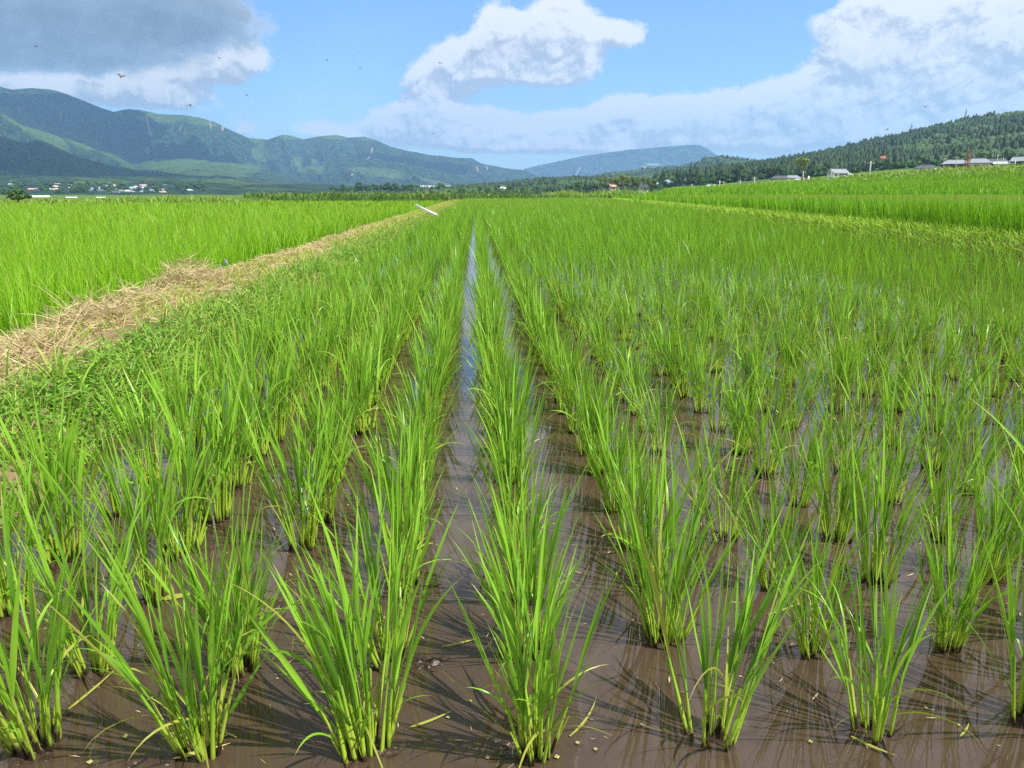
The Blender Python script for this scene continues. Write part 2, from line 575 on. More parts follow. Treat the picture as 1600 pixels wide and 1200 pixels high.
def ribbons(P, az, th0, bend, L, Wd, n, k=2, twist=0.0, tw1=0.0, fold=0.25, pw=1.6, prof='leaf', azbend=None):
    """curved tapering strips: one per row of P"""
    B = len(P)
    t = np.linspace(0, 1, n + 1)
    tm = (t[1:] + t[:-1]) / 2
    th = th0[:, None] + bend[:, None] * tm[None] ** pw
    ds = (L / n)[:, None]
    hr = np.concatenate([np.zeros((B, 1)), np.cumsum(np.sin(th) * ds, 1)], 1)
    hz = np.concatenate([np.zeros((B, 1)), np.cumsum(np.cos(th) * ds, 1)], 1)
    ca, sa = np.cos(az)[:, None], np.sin(az)[:, None]
    C = np.stack([P[:, :1] + hr * ca, P[:, 1:2] + hr * sa, P[:, 2:3] + hz], -1)
    if azbend is not None:
        off = azbend[:, None] * t[None] ** 2
        C[..., 0] += -sa * off
        C[..., 1] += ca * off
    thf = th0[:, None] + bend[:, None] * t[None] ** pw
    Tn = np.stack([np.sin(thf) * ca, np.sin(thf) * sa, np.cos(thf)], -1)
    S = np.stack([-sa + 0 * t, ca + 0 * t, np.zeros((B, n + 1))], -1)
    N = np.cross(Tn, S)
    tw = (np.zeros(B) + twist)[:, None] + (np.zeros(B) + tw1)[:, None] * t[None]
    Sd = S * np.cos(tw)[..., None] + N * np.sin(tw)[..., None]
    Nd = np.cross(Tn, Sd)
    if prof == 'leaf':
        w = np.minimum(1.0, 0.42 + 2.2 * t) * (1 - t ** 2.4) + 0.02
    elif prof == 'blade':
        w = (1 - t ** 1.8) * 0.96 + 0.04
    elif prof == 'oval':
        w = np.sin(np.pi * np.clip(t, 0.03, 0.97)) ** 0.6
    else:
        w = np.ones(n + 1) * (1 - 0.3 * t)
    ww = Wd[:, None] * w[None] / 2
    if k == 2:
        V = np.stack([C - Sd * ww[..., None], C + Sd * ww[..., None]], 2)
    else:
        V = np.stack([C - Sd * ww[..., None], C - Nd * (ww * fold * 2)[..., None], C + Sd * ww[..., None]], 2)
    base = (np.arange(B) * (n + 1) * k)[:, None, None]
    i = np.arange(n)[None, :, None] * k
    j = np.arange(k - 1)[None, None, :]
    a = base + i + j
    F = np.stack([a, a + 1, a + 1 + k, a + k], -1).reshape(-1, 4)
    A = np.zeros((B, n + 1, k, 3))
    A[..., 0] = rng.random(B)[:, None, None]
    A[..., 1] = t[None, :, None]
    A[..., 2] = rng.random(B)[:, None, None]
    return V.reshape(-1, 3), F, A.reshape(-1, 3)


def tubes(P, az, th0, bend, L, r0, r1, n=4, k=6, pw=1.5):
    B = len(P)
    t = np.linspace(0, 1, n + 1)
    tm = (t[1:] + t[:-1]) / 2
    th = th0[:, None] + bend[:, None] * tm[None] ** pw
    ds = (L / n)[:, None]
    hr = np.concatenate([np.zeros((B, 1)), np.cumsum(np.sin(th) * ds, 1)], 1)
    hz = np.concatenate([np.zeros((B, 1)), np.cumsum(np.cos(th) * ds, 1)], 1)
    ca, sa = np.cos(az)[:, None], np.sin(az)[:, None]
    C = np.stack([P[:, :1] + hr * ca, P[:, 1:2] + hr * sa, P[:, 2:3] + hz], -1)
    thf = th0[:, None] + bend[:, None] * t[None] ** pw
    Tn = np.stack([np.sin(thf) * ca, np.sin(thf) * sa, np.cos(thf)], -1)
    S = np.stack([-sa + 0 * t, ca + 0 * t, np.zeros((B, n + 1))], -1)
    N = np.cross(Tn, S)
    rr = r0[:, None] * (1 - t) + r1[:, None] * t
    ph = np.arange(k) * 2 * np.pi / k
    V = C[:, :, None] + rr[:, :, None, None] * (S[:, :, None] * np.cos(ph)[None, None, :, None] + N[:, :, None] * np.sin(ph)[None, None, :, None])
    base = (np.arange(B) * (n + 1) * k)[:, None, None]
    i = np.arange(n)[None, :, None] * k
    j = np.arange(k)[None, None, :]
    j2 = (j + 1) % k
    F = np.stack([base + i + j, base + i + j2, base + i + j2 + k, base + i + j + k], -1).reshape(-1, 4)
    A = np.zeros((B, n + 1, k, 3))
    A[..., 0] = rng.random(B)[:, None, None]
    A[..., 1] = t[None, :, None]
    return V.reshape(-1, 3), F, A.reshape(-1, 3), C, thf


def join(parts):
    Vs, Fs, As, o = [], [], [], 0
    for V, F, A in parts:
        Vs.append(V)
        Fs.append(F + o)
        As.append(A)
        o += len(V)
    return np.concatenate(Vs), np.concatenate(Fs), np.concatenate(As)


def U(a, b, n):
    return rng.uniform(a, b, n)


# value noise in numpy
def vnoise(x, y, seed=0):
    xi, yi = np.floor(x).astype(np.int64), np.floor(y).astype(np.int64)
    xf, yf = x - xi, y - yi
    u, v = xf * xf * (3 - 2 * xf), yf * yf * (3 - 2 * yf)

    def h(a, b):
        n = (a * 374761393 + b * 668265263 + seed * 1442695041) & 0xffffffff
        n = ((n ^ (n >> 13)) * 1274126177) & 0xffffffff
        return ((n ^ (n >> 16)) & 0xffff) / 65535.0
    return (h(xi, yi) * (1 - u) + h(xi + 1, yi) * u) * (1 - v) + (h(xi, yi + 1) * (1 - u) + h(xi + 1, yi + 1) * u) * v


def fbm(x, y, o=5, seed=0, ridged=False):
    s, a, tot = 0, 1, 0
    for i in range(o):
        n = vnoise(x * 2 ** i + 13.7 * i, y * 2 ** i + 7.3 * i, seed + i)
        if ridged:
            n = 1 - np.abs(2 * n - 1)
        s = s + a * n
        tot += a
        a *= 0.5
    return s / tot


class MB:
    """collects boxes and simple solids into one mesh"""

    def __init__(s):
        s.v, s.f = [], []

    def add(s, vs, fs):
        o = len(s.v)
        s.v += [tuple(v) for v in vs]
        s.f += [tuple(i + o for i in f) for f in fs]
        return s

    def box(s, x0, x1, y0, y1, z0, z1):
        return s.add([(x0, y0, z0), (x1, y0, z0), (x1, y1, z0), (x0, y1, z0), (x0, y0, z1), (x1, y0, z1), (x1, y1, z1), (x0, y1, z1)],
                     [(0, 3, 2, 1), (4, 5, 6, 7), (0, 1, 5, 4), (1, 2, 6, 5), (2, 3, 7, 6), (3, 0, 4, 7)])

    def cyl(s, p0, p1, r0, r1, k=8):
        p0, p1 = Vector(p0), Vector(p1)
        d = (p1 - p0).normalized()
        a = d.cross(Vector((0, 0, 1)) if abs(d.z) < .9 else Vector((1, 0, 0))).normalized()
        b = d.cross(a)
        vs = []
        for p, r in ((p0, r0), (p1, r1)):
            for i in range(k):
                q = 2 * math.pi * i / k
                vs.append(p + (a * math.cos(q) + b * math.sin(q)) * r)
        fs = [(i, (i + 1) % k, k + (i + 1) % k, k + i) for i in range(k)]
        fs += [tuple(range(k - 1, -1, -1)), tuple(range(k, 2 * k))]
        return s.add(vs, fs)

    def tube(s, pts, rs, k=8):
        for i in range(len(pts) - 1):
            s.cyl(pts[i], pts[i + 1], rs[i], rs[i + 1], k)
        return s

    def ball(s, c, rx, ry, rz, nu=10, nv=6, jit=0.0, rnd=None):
        vs = []
        for i in range(nv + 1):
            ph = math.pi * i / nv
            for j in range(nu):
                q = 2 * math.pi * j / nu
                k = 1 + (rnd.uniform(-jit, jit) if rnd else 0)
                vs.append((c[0] + rx * k * math.sin(ph) * math.cos(q), c[1] + ry * k * math.sin(ph) * math.sin(q), c[2] + rz * k * math.cos(ph)))
        fs = [(i * nu + j, i * nu + (j + 1) % nu, (i + 1) * nu + (j + 1) % nu, (i + 1) * nu + j) for i in range(nv) for j in range(nu)]
        return s.add(vs, fs)

    def mesh(s, name, mat, smooth=False):
        me = bpy.data.meshes.new(name)
        me.from_pydata(s.v, [], s.f)
        me.update()
        if smooth:
            me.polygons.foreach_set('use_smooth', np.ones(len(s.f), bool))
        me.materials.append(mat)
        return me

    def build(s, name, mat, parent=None, loc=None, smooth=False):
        return link(name, s.mesh(name, mat, smooth), parent, loc)


# ------------------------------------------------------------------ layout of the paddies
ROW, STEP = 0.317, 0.262
X_ROW0 = on_z(840, 1156, 0).x          # the row right of the open channel
Y_RANK0 = on_z(840, 1150, 0).y
WL = -1.52                             # water's left edge at the dyke


def right_edge(Y):                     # where our water meets the right-hand bank
    return 6.7 + (np.asarray(Y, float) - 8.0) * 0.118


def grid_sheet(name, X, Y, Z, mat, attr=None, aname='land', smooth=True):
    ny, nx = X.shape
    V = np.stack([X, Y, Z], -1).reshape(-1, 3)
    i, j = np.meshgrid(np.arange(ny - 1), np.arange(nx - 1), indexing='ij')
    a = i * nx + j
    F = np.stack([a, a + 1, a + 1 + nx, a + nx], -1).reshape(-1, 4)
    me = build_mesh(name, V, F, mat, attr, aname, smooth)
    return link(name, me)


# ground under everything
b = MB()
b.add([(-13000, -300, -0.35), (13000, -300, -0.35), (13000, 14500, -0.35), (-13000, 14500, -0.35)], [(0, 1, 2, 3)])
tag(b.build('ground', M['ground']), kind='structure')

# our water sheet
b = MB()
b.add([(-1.9, -3, 0), (right_edge(-3) + .6, -3, 0), (right_edge(118) + .6, 118, 0), (-1.9, 118, 0)], [(0, 1, 2, 3)])
tag(b.build('water', M['water']), kind='structure')
# left paddy floor
b = MB()
b.add([(-90, -3, -0.02), (-2.6, -3, -0.02), (-2.6, 75, -0.02), (-90, 75, -0.02)], [(0, 1, 2, 3)])
tag(b.build('paddy_mud', M['mud']), kind='structure')

# the dyke on the left (an earth path between the two paddies)
ys = np.concatenate([np.arange(-1, 14, 0.045), np.geomspace(14, 120, 260)])
us = np.linspace(0, 1, 44)
Xp = np.interp(us, [0, .08, .3, .55, .8, .92, 1], [-1.40, -1.52, -1.78, -2.1, -2.42, -2.62, -2.85])
Zp = np.interp(us, [0, .08, .3, .55, .8, .92, 1], [-0.06, 0.0, 0.17, 0.205, 0.23, 0.15, -0.05])
DX, DY = np.meshgrid(Xp, ys)
wob = (fbm(DY * 0.5, DY * 0 + 3.0, 3, 5) - .5) * 0.16
DZ = np.meshgrid(Zp, ys)[0] + (fbm(DX * 7, DY * 7, 5, 11) - .5) * 0.07 + (fbm(DX * 1.4, DY * 1.1, 3, 2) - .5) * 0.07
DXw = DX + wob + (fbm(DX * 3, DY * 3, 3, 8) - .5) * 0.08
tag(grid_sheet('path', DXw, DY, DZ, M['soil'], smooth=True), kind='structure')


def dyke_z(x, y):
    z = np.interp(-x, [1.40, 1.52, 1.78, 2.1, 2.42, 2.62, 2.85], [-0.06, 0.0, 0.17, 0.205, 0.23, 0.15, -0.05])
    return z + (fbm(x * 1.4, y * 1.1, 3, 2) - .5) * 0.07


# right bank + terraces
ys = np.concatenate([np.arange(-2, 30, 0.12), np.geomspace(30, 120, 160)])
us = np.linspace(0, 1, 16)
off = np.interp(us, [0, .3, .6, 1], [-.1, .10, .28, .55])
hh = np.interp(us, [0, .3, .6, 1], [-.05, .20, .36, .40])
OX, OY = np.meshgrid(off, ys)
OX = OX + right_edge(OY)
OZ = np.meshgrid(hh, ys)[0] + (fbm(OX * 4, OY * 4, 4, 4) - .5) * .08
tag(grid_sheet('bank', OX, OY, OZ, M['soil']), kind='structure')
b = MB()
b.add([(right_edge(-2) + .5, -2, .385), (60, -2, .385), (60, 100, .385), (right_edge(100) + .5, 100, .385)], [(0, 1, 2, 3)])
tag(b.build('field', M['mud']), kind='structure')


# ------------------------------------------------------------------ rice plants
def rice_proto(idx, ntil, hs=1.0, lean_x=-0.05, spread=1.0):
    """returns stem mesh and leaf mesh of one clump"""
    n = ntil
    a = U(0, 2 * np.pi, n)
    rad = np.sqrt(U(0, 1, n)) * 0.034
    P = np.stack([rad * np.cos(a) * 1.25, rad * np.sin(a), np.full(n, -0.012)], -1)
    th = (rad / 0.034) ** 1.2 * U(0.08, 0.34, n) * spread + U(0, .05, n)
    az_ = a + U(-.5, .5, n)
    L = U(.12, .20, n) * hs
    bend = U(-.06, .08, n)
    r0 = U(.0030, .0052, n)
    V, F, A, C, thf = tubes(P, az_, th, bend, L, r0, r0 * .55, 4, 6)
    # flattened second sheath wraps
    Ps = P + np.stack([U(-.004, .004, n), U(-.004, .004, n), np.zeros(n)], -1)
    V2, F2, A2, C2, _ = tubes(Ps, az_, th + U(-.05, .1, n), bend, L * U(.5, .8, n), r0 * .8, r0 * .3, 3, 5)
    nd = rng.integers(3, 7)
    Pd = np.stack([U(-.04, .04, nd), U(-.04, .04, nd), np.full(nd, .003)], -1)
    V3, F3, A3 = ribbons(Pd, U(0, 6.28, nd), U(1.2, 1.6, nd), U(.1, .5, nd), U(.04, .10, nd), U(.004, .007, nd), 4, 2, U(-1, 1, nd))
    A3[:, 0] = 0.95
    stem = build_mesh('stem_cluster', *join([(V, F, A), (V2, F2, A2), (V3, F3, A3)])[:2], M['stem'],
                      join([(V, F, A), (V2, F2, A2), (V3, F3, A3)])[2], smooth=True)
    parts = []
    for lv, (f0, lo, hi, lean, bmax, prob) in enumerate([(1.0, .19, .37, (-.04, .09), .40, 1.0), (.96, .19, .31, (.02, .14), .7, .95),
                                                         (.72, .17, .28, (.06, .24), 1.1, .75), (.45, .10, .22, (.12, .45), 1.5, .40)]):
        sel = np.where(rng.random(n) < prob)[0]
        if len(sel) == 0:
            continue
        k = len(sel)
        seg = f0 * 4
        i0 = np.minimum(int(seg), 3)
        fr = seg - i0
        Pb = C[sel, i0] * (1 - fr) + C[sel, i0 + 1] * fr
        bnd = U(0.02, 1, k) ** 2.6 * bmax + .03
        drop = rng.random(k) < 0.05
        bnd = np.where(drop, U(1.3, 2.1, k), bnd)
        azl = az_[sel] + U(-.9, .9, k) * (1 if lv else .6)
        lw = U(.0042, .0105, k) * (1.0 if lv < 2 else .8)
        parts.append(ribbons(Pb, azl, np.maximum(thf[sel, i0] + U(*lean, k) * spread, 0.0), bnd, U(lo, hi, k) * hs * np.where(drop, .75, 1), lw, 9, 3,
                             U(-1.3, 1.3, k), U(-1.4, 1.4, k), .2, 1.7, 'leaf', U(-.03, .03, k)))
    nd2 = rng.integers(3, 7)
    Vd, Fd, Ad = ribbons(np.stack([U(-.03, .03, nd2), U(-.03, .03, nd2), U(.03, .12, nd2)], -1), U(0, 6.28, nd2), U(.3, 1.0, nd2), U(.6, 1.9, nd2), U(.10, .24, nd2), U(.003, .006, nd2), 8, 3, U(-1, 1, nd2), U(-2, 2, nd2), .2, 1.5, 'leaf', U(-.03, .03, nd2))
    Ad[:, 2] = 1.2
    parts.append((Vd, Fd, Ad))
    V, F, A = join(parts)
    A[:, 2] = np.where(A[:, 2] > .96, A[:, 2], A[:, 2] * .85)
    # a breeze from the right pushes the tips slightly to the left
    V[:, 0] += lean_x * np.clip(V[:, 2], 0, 1) ** 1.5
    leaf = build_mesh('foliage', V, F, M['rice'], A, smooth=True)
    return stem, leaf


PROTO = [rice_proto(i, int(nt), h, lx, sp) for i, (nt, h, lx, sp) in enumerate([
    (27, .98, -.07, .90), (23, .92, -.04, 1.1), (29, .95, -.05, .95), (22, 1.0, -.02, .8), (25, .90, -.08, 1.1), (24, .97, -.03, .9),
    (18, 1.0, -.07, .9), (17, .95, .02, 1.2), (13, .93, -.02, 1.25), (11, .88, .03, 1.4), (14, .94, .05, 1.1), (10, .90, -.05, 1.45), (13, .98, .0, 1.2)] * 2)]

ranks = []
EXTRA_COLS = range(-5, 60)
pts = []
for j in range(0, 440):
    Y = Y_RANK0 + j * STEP
    for i in EXTRA_COLS:
        X = X_ROW0 + i * ROW
        if X < WL + 0.12 or X > right_edge(Y) - .18:
            continue
        pts.append((X, Y, i, j))
pts = np.array(pts)
jx, jy = rng.normal(0, .010, len(pts)), rng.normal(0, .026, len(pts))
jx = jx + (fbm(pts[:, 1] * .9, pts[:, 2] * 3.1, 2, 19) - .5) * .05
PX, PY = pts[:, 0] + jx, pts[:, 1] + jy
near0 = pts[:, 3] <= 1
PX = np.where(near0, pts[:, 0] + jx * .5, PX)
pxx, pyy, dep = project(np.stack([PX, PY, np.full(len(PX), 0.2)], -1))
vis = (dep > 0.2) & (pxx > -320 * 1.3 / np.maximum(dep, .3) - 60) & (pxx < 1660 + 320 * 1.3 / np.maximum(dep, .3))
vis &= rng.random(len(PX)) > 0.012
idxs = np.where(vis)[0]
dist = np.hypot(PX[idxs], PY[idxs])
order = idxs[np.argsort(dist)]
# first the clumps whose body lies in the frame
inframe = (pxx[order] > -90) & (pxx[order] < 1690) & (pyy[order] < 1330)
near = order[inframe][:300]
nearset = set(near.tolist())
nearout = [q for q in order if q not in nearset and dep[q] < 3.2][:40]     # just outside the frame, still casting shade
rest = np.array([q for q in order if q not in nearset and q not in set(nearout)])


ORD = ['first', 'second', 'third', 'fourth', 'fifth', 'sixth', 'seventh', 'eighth', 'ninth', 'tenth', 'eleventh', 'twelfth', 'thirteenth', 'fourteenth', 'fifteenth']


def row_phrase(i):
    i = int(i)
    if i == 0:
        return 'the row just right of the water channel'
    if i == -1:
        return 'the row just left of the water channel'
    if i > 0:
        return f'the {ORD[i]} row right of the channel' if i < 14 else None
    return f'the {ORD[-i - 1]} row left of the channel'


cnt = {}
for q in near:
    i, j = int(pts[q, 2]), int(pts[q, 3])
    right = i >= 2
    pi = rng.integers(6, 13) if (right and rng.random() < .85) else rng.integers(0, 8)
    if j <= 0:
        pi = {-3: 7, -2: 3, -1: 0, 0: 1, 1: 10, 2: 8, 3: 6}.get(i, pi)
    sm, lm = PROTO[pi + 13 * int(rng.random() < .5)]
    e = bpy.data.objects.new('rice_plant', None)
    COL.objects.link(e)
    e.empty_display_size = .05
    e.location = (PX[q], PY[q], 0)
    # every clump keeps its breeze side: small turns only, or mirrored through pi for the upright kinds
    e.rotation_euler = (rng.normal(0, .025), rng.normal(0, .03), rng.uniform(-1.1, 1.1) if pi < 7 else rng.uniform(0, 6.28))
    s = (rng.uniform(.94, 1.08) if j == 0 else rng.uniform(.80, 1.02)) * (1.05 if i <= -2 else (1.0 if not right else .93))
    e.scale = (s, s, s * rng.uniform(.95, 1.05))
    link('stem_cluster', sm, e)
    link('foliage', lm, e)
    ph = row_phrase(i)
    cnt.setdefault(i, []).append((PY[q], e))
    e['category'] = 'rice plant'
    e['group'] = 'young rice plants in the flooded paddy'
for i, lst in cnt.items():
    lst.sort(key=lambda a: a[0])
    for k, (yy, e) in enumerate(lst):
        ph = row_phrase(i)
        if ph and k < 15:
            pre = 'full rice clump' if i < 2 else 'thin rice clump'
            if k == 0:
                e['label'] = f'{pre}, frontmost in {ph}'
            else:
                e['label'] = f'{pre}, {ORD[k]} back in {ph}'
        else:
            e['label'] = 'small rice clump merging with its neighbours farther back in the flooded paddy'


def crop(points, z0, hs, nb, n, wid, mat, name, rad=.05, hj=.08, lean=(.03, .35), bmax=.9, dens_stub=False, lo=.34, hi=.52, wind=-.06, stems=False):
    """many clumps merged in one mesh"""
    K = len(points)
    P = np.repeat(np.asarray(points), nb, axis=0)
    B = len(P)
    a = U(0, 2 * np.pi, B)
    rr = np.sqrt(U(0, 1, B)) * rad
    base = np.stack([P[:, 0] + rr * np.cos(a), P[:, 1] + rr * np.sin(a), np.zeros(B) + (z0 if np.isscalar(z0) else np.repeat(z0, nb))], -1)
    hk = np.repeat(1 + rng.normal(0, hj, K), nb)
    th = U(*lean, B)
    bend = U(0, 1, B) ** 2.2 * bmax
    L = U(lo, hi, B) * hs * hk
    V, F, A = ribbons(base, a + U(-.6, .6, B), th, bend, L, U(.75, 1.25, B) * wid, n, 2, U(-1.4, 1.4, B), U(-1, 1, B), .2, 1.5, 'leaf')
    V[:, 0] += wind * np.clip(V[:, 2] - base[0, 2], 0, 1) ** 1.5
    A[:, 2] *= .93
    A[:, 0] = np.clip(A[:, 0] * .8 + np.repeat(np.repeat(rng.random(K), nb), (n + 1) * 2) * .3 - .05, 0, 1)
    return V, F, A


# the rest of the flooded paddy
rd = np.hypot(PX[rest], PY[rest])
parts = []
sparse = np.where(PX[rest] > 1.2, 0, 1)
for (d0, d1, nb, n, wd, right) in [(0, 8, 17, 5, .0062, 0), (0, 8, 11, 5, .006, 1), (8, 13, 14, 4, .0072, 0), (8, 13, 13, 4, .0070, 1), (13, 26, 12, 3, .0095, 0), (13, 26, 12, 3, .0095, 1),
                                 (26, 60, 10, 2, .016, 2), (60, 140, 6, 2, .033, 2)]:
    inr = (PX[rest] > .95) if right == 1 else ((PX[rest] <= .95) if right == 0 else np.ones(len(rest), bool))
    sel = rest[(rd >= d0) & (rd < d1) & inr]
    if len(sel):
        pp = np.stack([PX[sel], PY[sel]], -1)
        parts.append(crop(pp, 0.0, (1.0 if right == 2 else (.95 if right == 0 else .90)), nb, n, wd, None, '', .036, .10, ((.01, .22) if d0 < 8 else (.01, .30)) if right == 0 else (.02, .34), .65, lo=.32, hi=.56))
V, F, A = join(parts)
o = link('rice_crop', build_mesh('rice_crop', V, F, M['rice_far'], A, smooth=True))
tag(o, 'deep green rice filling the flooded paddy as far as the maize', 'rice crop', kind='stuff')
# neighbours just outside the frame (they shade and mirror like the others)
if nearout:
    V, F, A = crop(np.stack([PX[nearout], PY[nearout]], -1), 0, 1, 40, 6, .008, None, '')
    o = link('rice_crop', build_mesh('rice_crop_edge', V, F, M['rice'], A, smooth=True))
    tag(o, 'rice beside the camera just past the picture edge', 'rice crop', kind='stuff')


def scatter(xf, yr, n_cells):
    pass


def field_points(x0, x1, y0, y1, sx, sy, keep=None, jit=.4):
    gx, gy = np.meshgrid(np.arange(x0, x1, sx), np.arange(y0, y1, sy))
    gx = gx.ravel() + rng.normal(0, sx * jit * .5, gx.size)
    gy = gy.ravel() + rng.normal(0, sy * jit * .5, gy.size)
    m = np.ones(gx.size, bool)
    if keep is not None:
        m = keep(gx, gy)
    x, y = gx[m], gy[m]
    px, py, dp = project(np.stack([x, y, np.full(len(x), .3)], -1))
    v = (dp > .5) & (px > -250) & (px < 1850)
    return np.stack([x[v], y[v]], -1)


# left paddy: dense, brighter green
parts = []
for (y0, y1, x0, sx, sy, nb, n, wd) in [(1.5, 9, -13, .20, .17, 20, 4, .0075), (9, 18, -22, .26, .22, 14, 3, .012), (18, 36, -42, .42, .36, 10, 2, .028), (36, 72, -80, .8, .7, 8, 2, .06)]:
    pp = field_points(x0, -2.78, y0, y1, sx, sy)
    parts.append(crop(pp, -.02, 1.0, nb, n, wd, None, '', .11 if y0 < 18 else .25, .07, (.02, .42), .7, lo=.42, hi=.60, wind=-.02))
V, F, A = join(parts)
o = link('rice_crop', build_mesh('rice_crop_left', V, F, M['rice_left'], A, smooth=True))
tag(o, 'thick yellow-green rice covering the paddy beyond the straw-strewn dyke', 'rice crop', kind='stuff')

# right terrace
parts = []
for (y0, y1, x1, sx, sy, nb, n, wd) in [(0, 14, 16, .20, .17, 20, 4, .010), (14, 30, 26, .3, .26, 12, 3, .018), (30, 62, 42, .6, .5, 9, 2, .04), (62, 100, 60, 1.1, .9, 8, 2, .075)]:
    pp = field_points(4, x1, y0, y1, sx, sy, lambda x, y: (x > right_edge(y) + .52) & (np.hypot(x, y) < np.where(x / y > .22, 58, 200)))
    parts.append(crop(pp, .40, 1.0, nb, n, wd, None, '', .12 if y0 < 30 else .3, .02, (.02, .26), .5, lo=.50, hi=.62))
V, F, A = join(parts)
o = link('rice_crop', build_mesh('rice_crop_right', V, F, M['rice_far'], A, smooth=True))
tag(o, 'tall green rice on the slightly raised terrace along the right side', 'rice crop', kind='stuff')

# ------------------------------------------------------------------ rising land on the right (second terrace, grass bank, village shelf)
# heights given along directions: for a direction px, (range, picture y) pairs
SH_PX = [900, 1000, 1100, 1200, 1260, 1320, 1400, 1500, 1600, 1750, 1950]


def z_of(py, r, px=1200):
    return at(px, py, r).z


rr_ = np.array([60, 66, 72, 78, 86, 95, 120, 200, 300, 420, 520])
yy_ = {  # picture y of the ground surface at those ranges
    900:  [308, 307, 306.5, 306, 306, 305.5, 305, 302, 300, 298, 296],
    1000: [308, 306, 304.5, 303.5, 303, 302, 301, 300, 299, 297, 294],
    1100: [307, 304, 301.5, 299.5, 298, 297, 297, 297, 297, 294, 290],
    1200: [305, 300, 297, 295, 293, 292, 292, 289, 287, 284, 280],
    1260: [304, 298, 294, 292, 290, 288, 287, 285, 283, 281, 278],
    1320: [304, 297, 293, 290, 286, 282, 281, 280, 279, 277, 272],
    1400: [304, 296, 292, 288, 281, 275, 274, 274, 274, 270, 264],
    1500: [304, 296, 291, 286, 276, 269, 269, 270, 270, 266, 258],
    1600: [304, 295, 290, 284, 272, 263, 264, 266, 267, 262, 252],
    1750: [304, 294, 288, 282, 268, 258, 259, 262, 264, 258, 246],
    1950: [304, 293, 286, 280, 264, 252, 254, 258, 260, 254, 240],
}
cols = np.linspace(1012, 1950, 250)
rgs = np.concatenate([np.linspace(50, 130, 90), np.geomspace(132, 560, 50)])
ktab = np.array([np.interp(rgs, rr_, yy_[p]) for p in SH_PX])       # (11, nr)
Xs, Ys, Zs = [], [], []
for c in cols:
    yc = np.array([np.interp(c, SH_PX, ktab[:, k]) for k in range(len(rgs))])
    pr = [at(c, y, r) for y, r in zip(yc, rgs)]
    Xs.append([p.x for p in pr]); Ys.append([p.y for p in pr]); Zs.append([p.z for p in pr])
Xs, Ys, Zs = map(np.array, (Xs, Ys, Zs))
Zs = Zs + (fbm(Xs * .25, Ys * .25, 4, 21) - .5) * .25
fade = np.clip((cols - 1012) / 40, 0, 1)[:, None] * np.clip((rgs[None] - 50) / 14, 0, 1)
Zs = Zs * fade + .33 * (1 - fade)
SH = (Xs, Ys, Zs)
tag(grid_sheet('terrain', Xs, Ys, Zs, M['ground']), kind='structure')


def shelf_z(x, y):
    """height of the rising land at x,y"""
    d = (SH[0] - x) ** 2 + (SH[1] - y) ** 2
    k = np.unravel_index(np.argmin(d), d.shape)
    return float(SH[2][k])


# rice on the second terrace and grass on the bank
n = 15000
ci = rng.integers(0, len(cols) - 1, n)
ri = rng.integers(10, 38, n)
bx = Xs[ci, ri] + U(-1, 1, n) * .8
by = Ys[ci, ri] + U(-1, 1, n) * .8
bz = Zs[ci, ri]
V, F, A = crop(np.stack([bx, by], -1), bz - .05, 1.0, 3, 2, .09, None, '', .3, .1, (.0, .3), .5, lo=.45, hi=.62)
o = link('rice_crop', build_mesh('rice_crop_upper', V, F, M['rice_far'], A))
tag(o, 'narrow strip of rice on the upper terrace below the weedy bank', 'rice crop', kind='stuff')
n = 26000
ci = rng.integers(45, len(cols) - 1, n)
ri = rng.integers(36, 72, n)
bx = Xs[ci, ri] + U(-1, 1, n)
by = Ys[ci, ri] + U(-1, 1, n)
bz = Zs[ci, ri]
big = fbm(bx * .22, by * .22, 3, 31)
V, F, A = ribbons(np.stack([bx, by, bz - .05], -1), U(0, 6.28, n), U(.1, .9, n), U(.2, 1.4, n), U(.4, .9, n) * (0.5 + 1.5 * np.clip(big - .3, 0, 1)), U(.08, .22, n), 2, 2, U(-1, 1, n), 0, .2, 1.5, 'leaf')
A[:, 0] = np.repeat(np.clip((big - .3) * 2, 0, 1), 6) * .5 + A[:, 0] * .5
o = link('grass', build_mesh('bank_weeds', V, F, M['grass'], A))
tag(o, 'rough green weeds covering the long bank below the village', 'weeds', kind='stuff')

# ------------------------------------------------------------------ dyke plants, straw, weeds
# loose straw
n = 27000
y = rng.uniform(0.8, 1, n)
y = 1.2 + U(0, 1, n) ** 1.5 * 26
u = rng.beta(3.2, 1.8, n)
x = -1.70 - u * 1.02
dens = fbm(x * 1.5, y * .9, 3, 41)
keep = dens > .36
x, y = x[keep], y[keep]
n = len(x)
ridge = np.exp(-((x + 2.5) / .16) ** 2) * (fbm(y * 1.3, y * 0, 3, 44)) * .13
z = dyke_z(x, y) + U(0, .02, n) + ridge * U(.2, 1, n)
V, F, A = ribbons(np.stack([x, y, z], -1), U(0, 6.28, n), U(1.15, 1.7, n), U(-.5, .6, n), U(.04, .13, n), U(.002, .0045, n) * (1 + y / 12), 4, 2, U(-1.5, 1.5, n), 0, .2, 1.3, 'blade', U(-.06, .06, n))
A[:, 2] *= .8
o = link('straw', build_mesh('straw', V, F, M['hay'], A))
tag(o, 'dry cut grass scattered along the crest of the dyke', 'straw', kind='stuff')

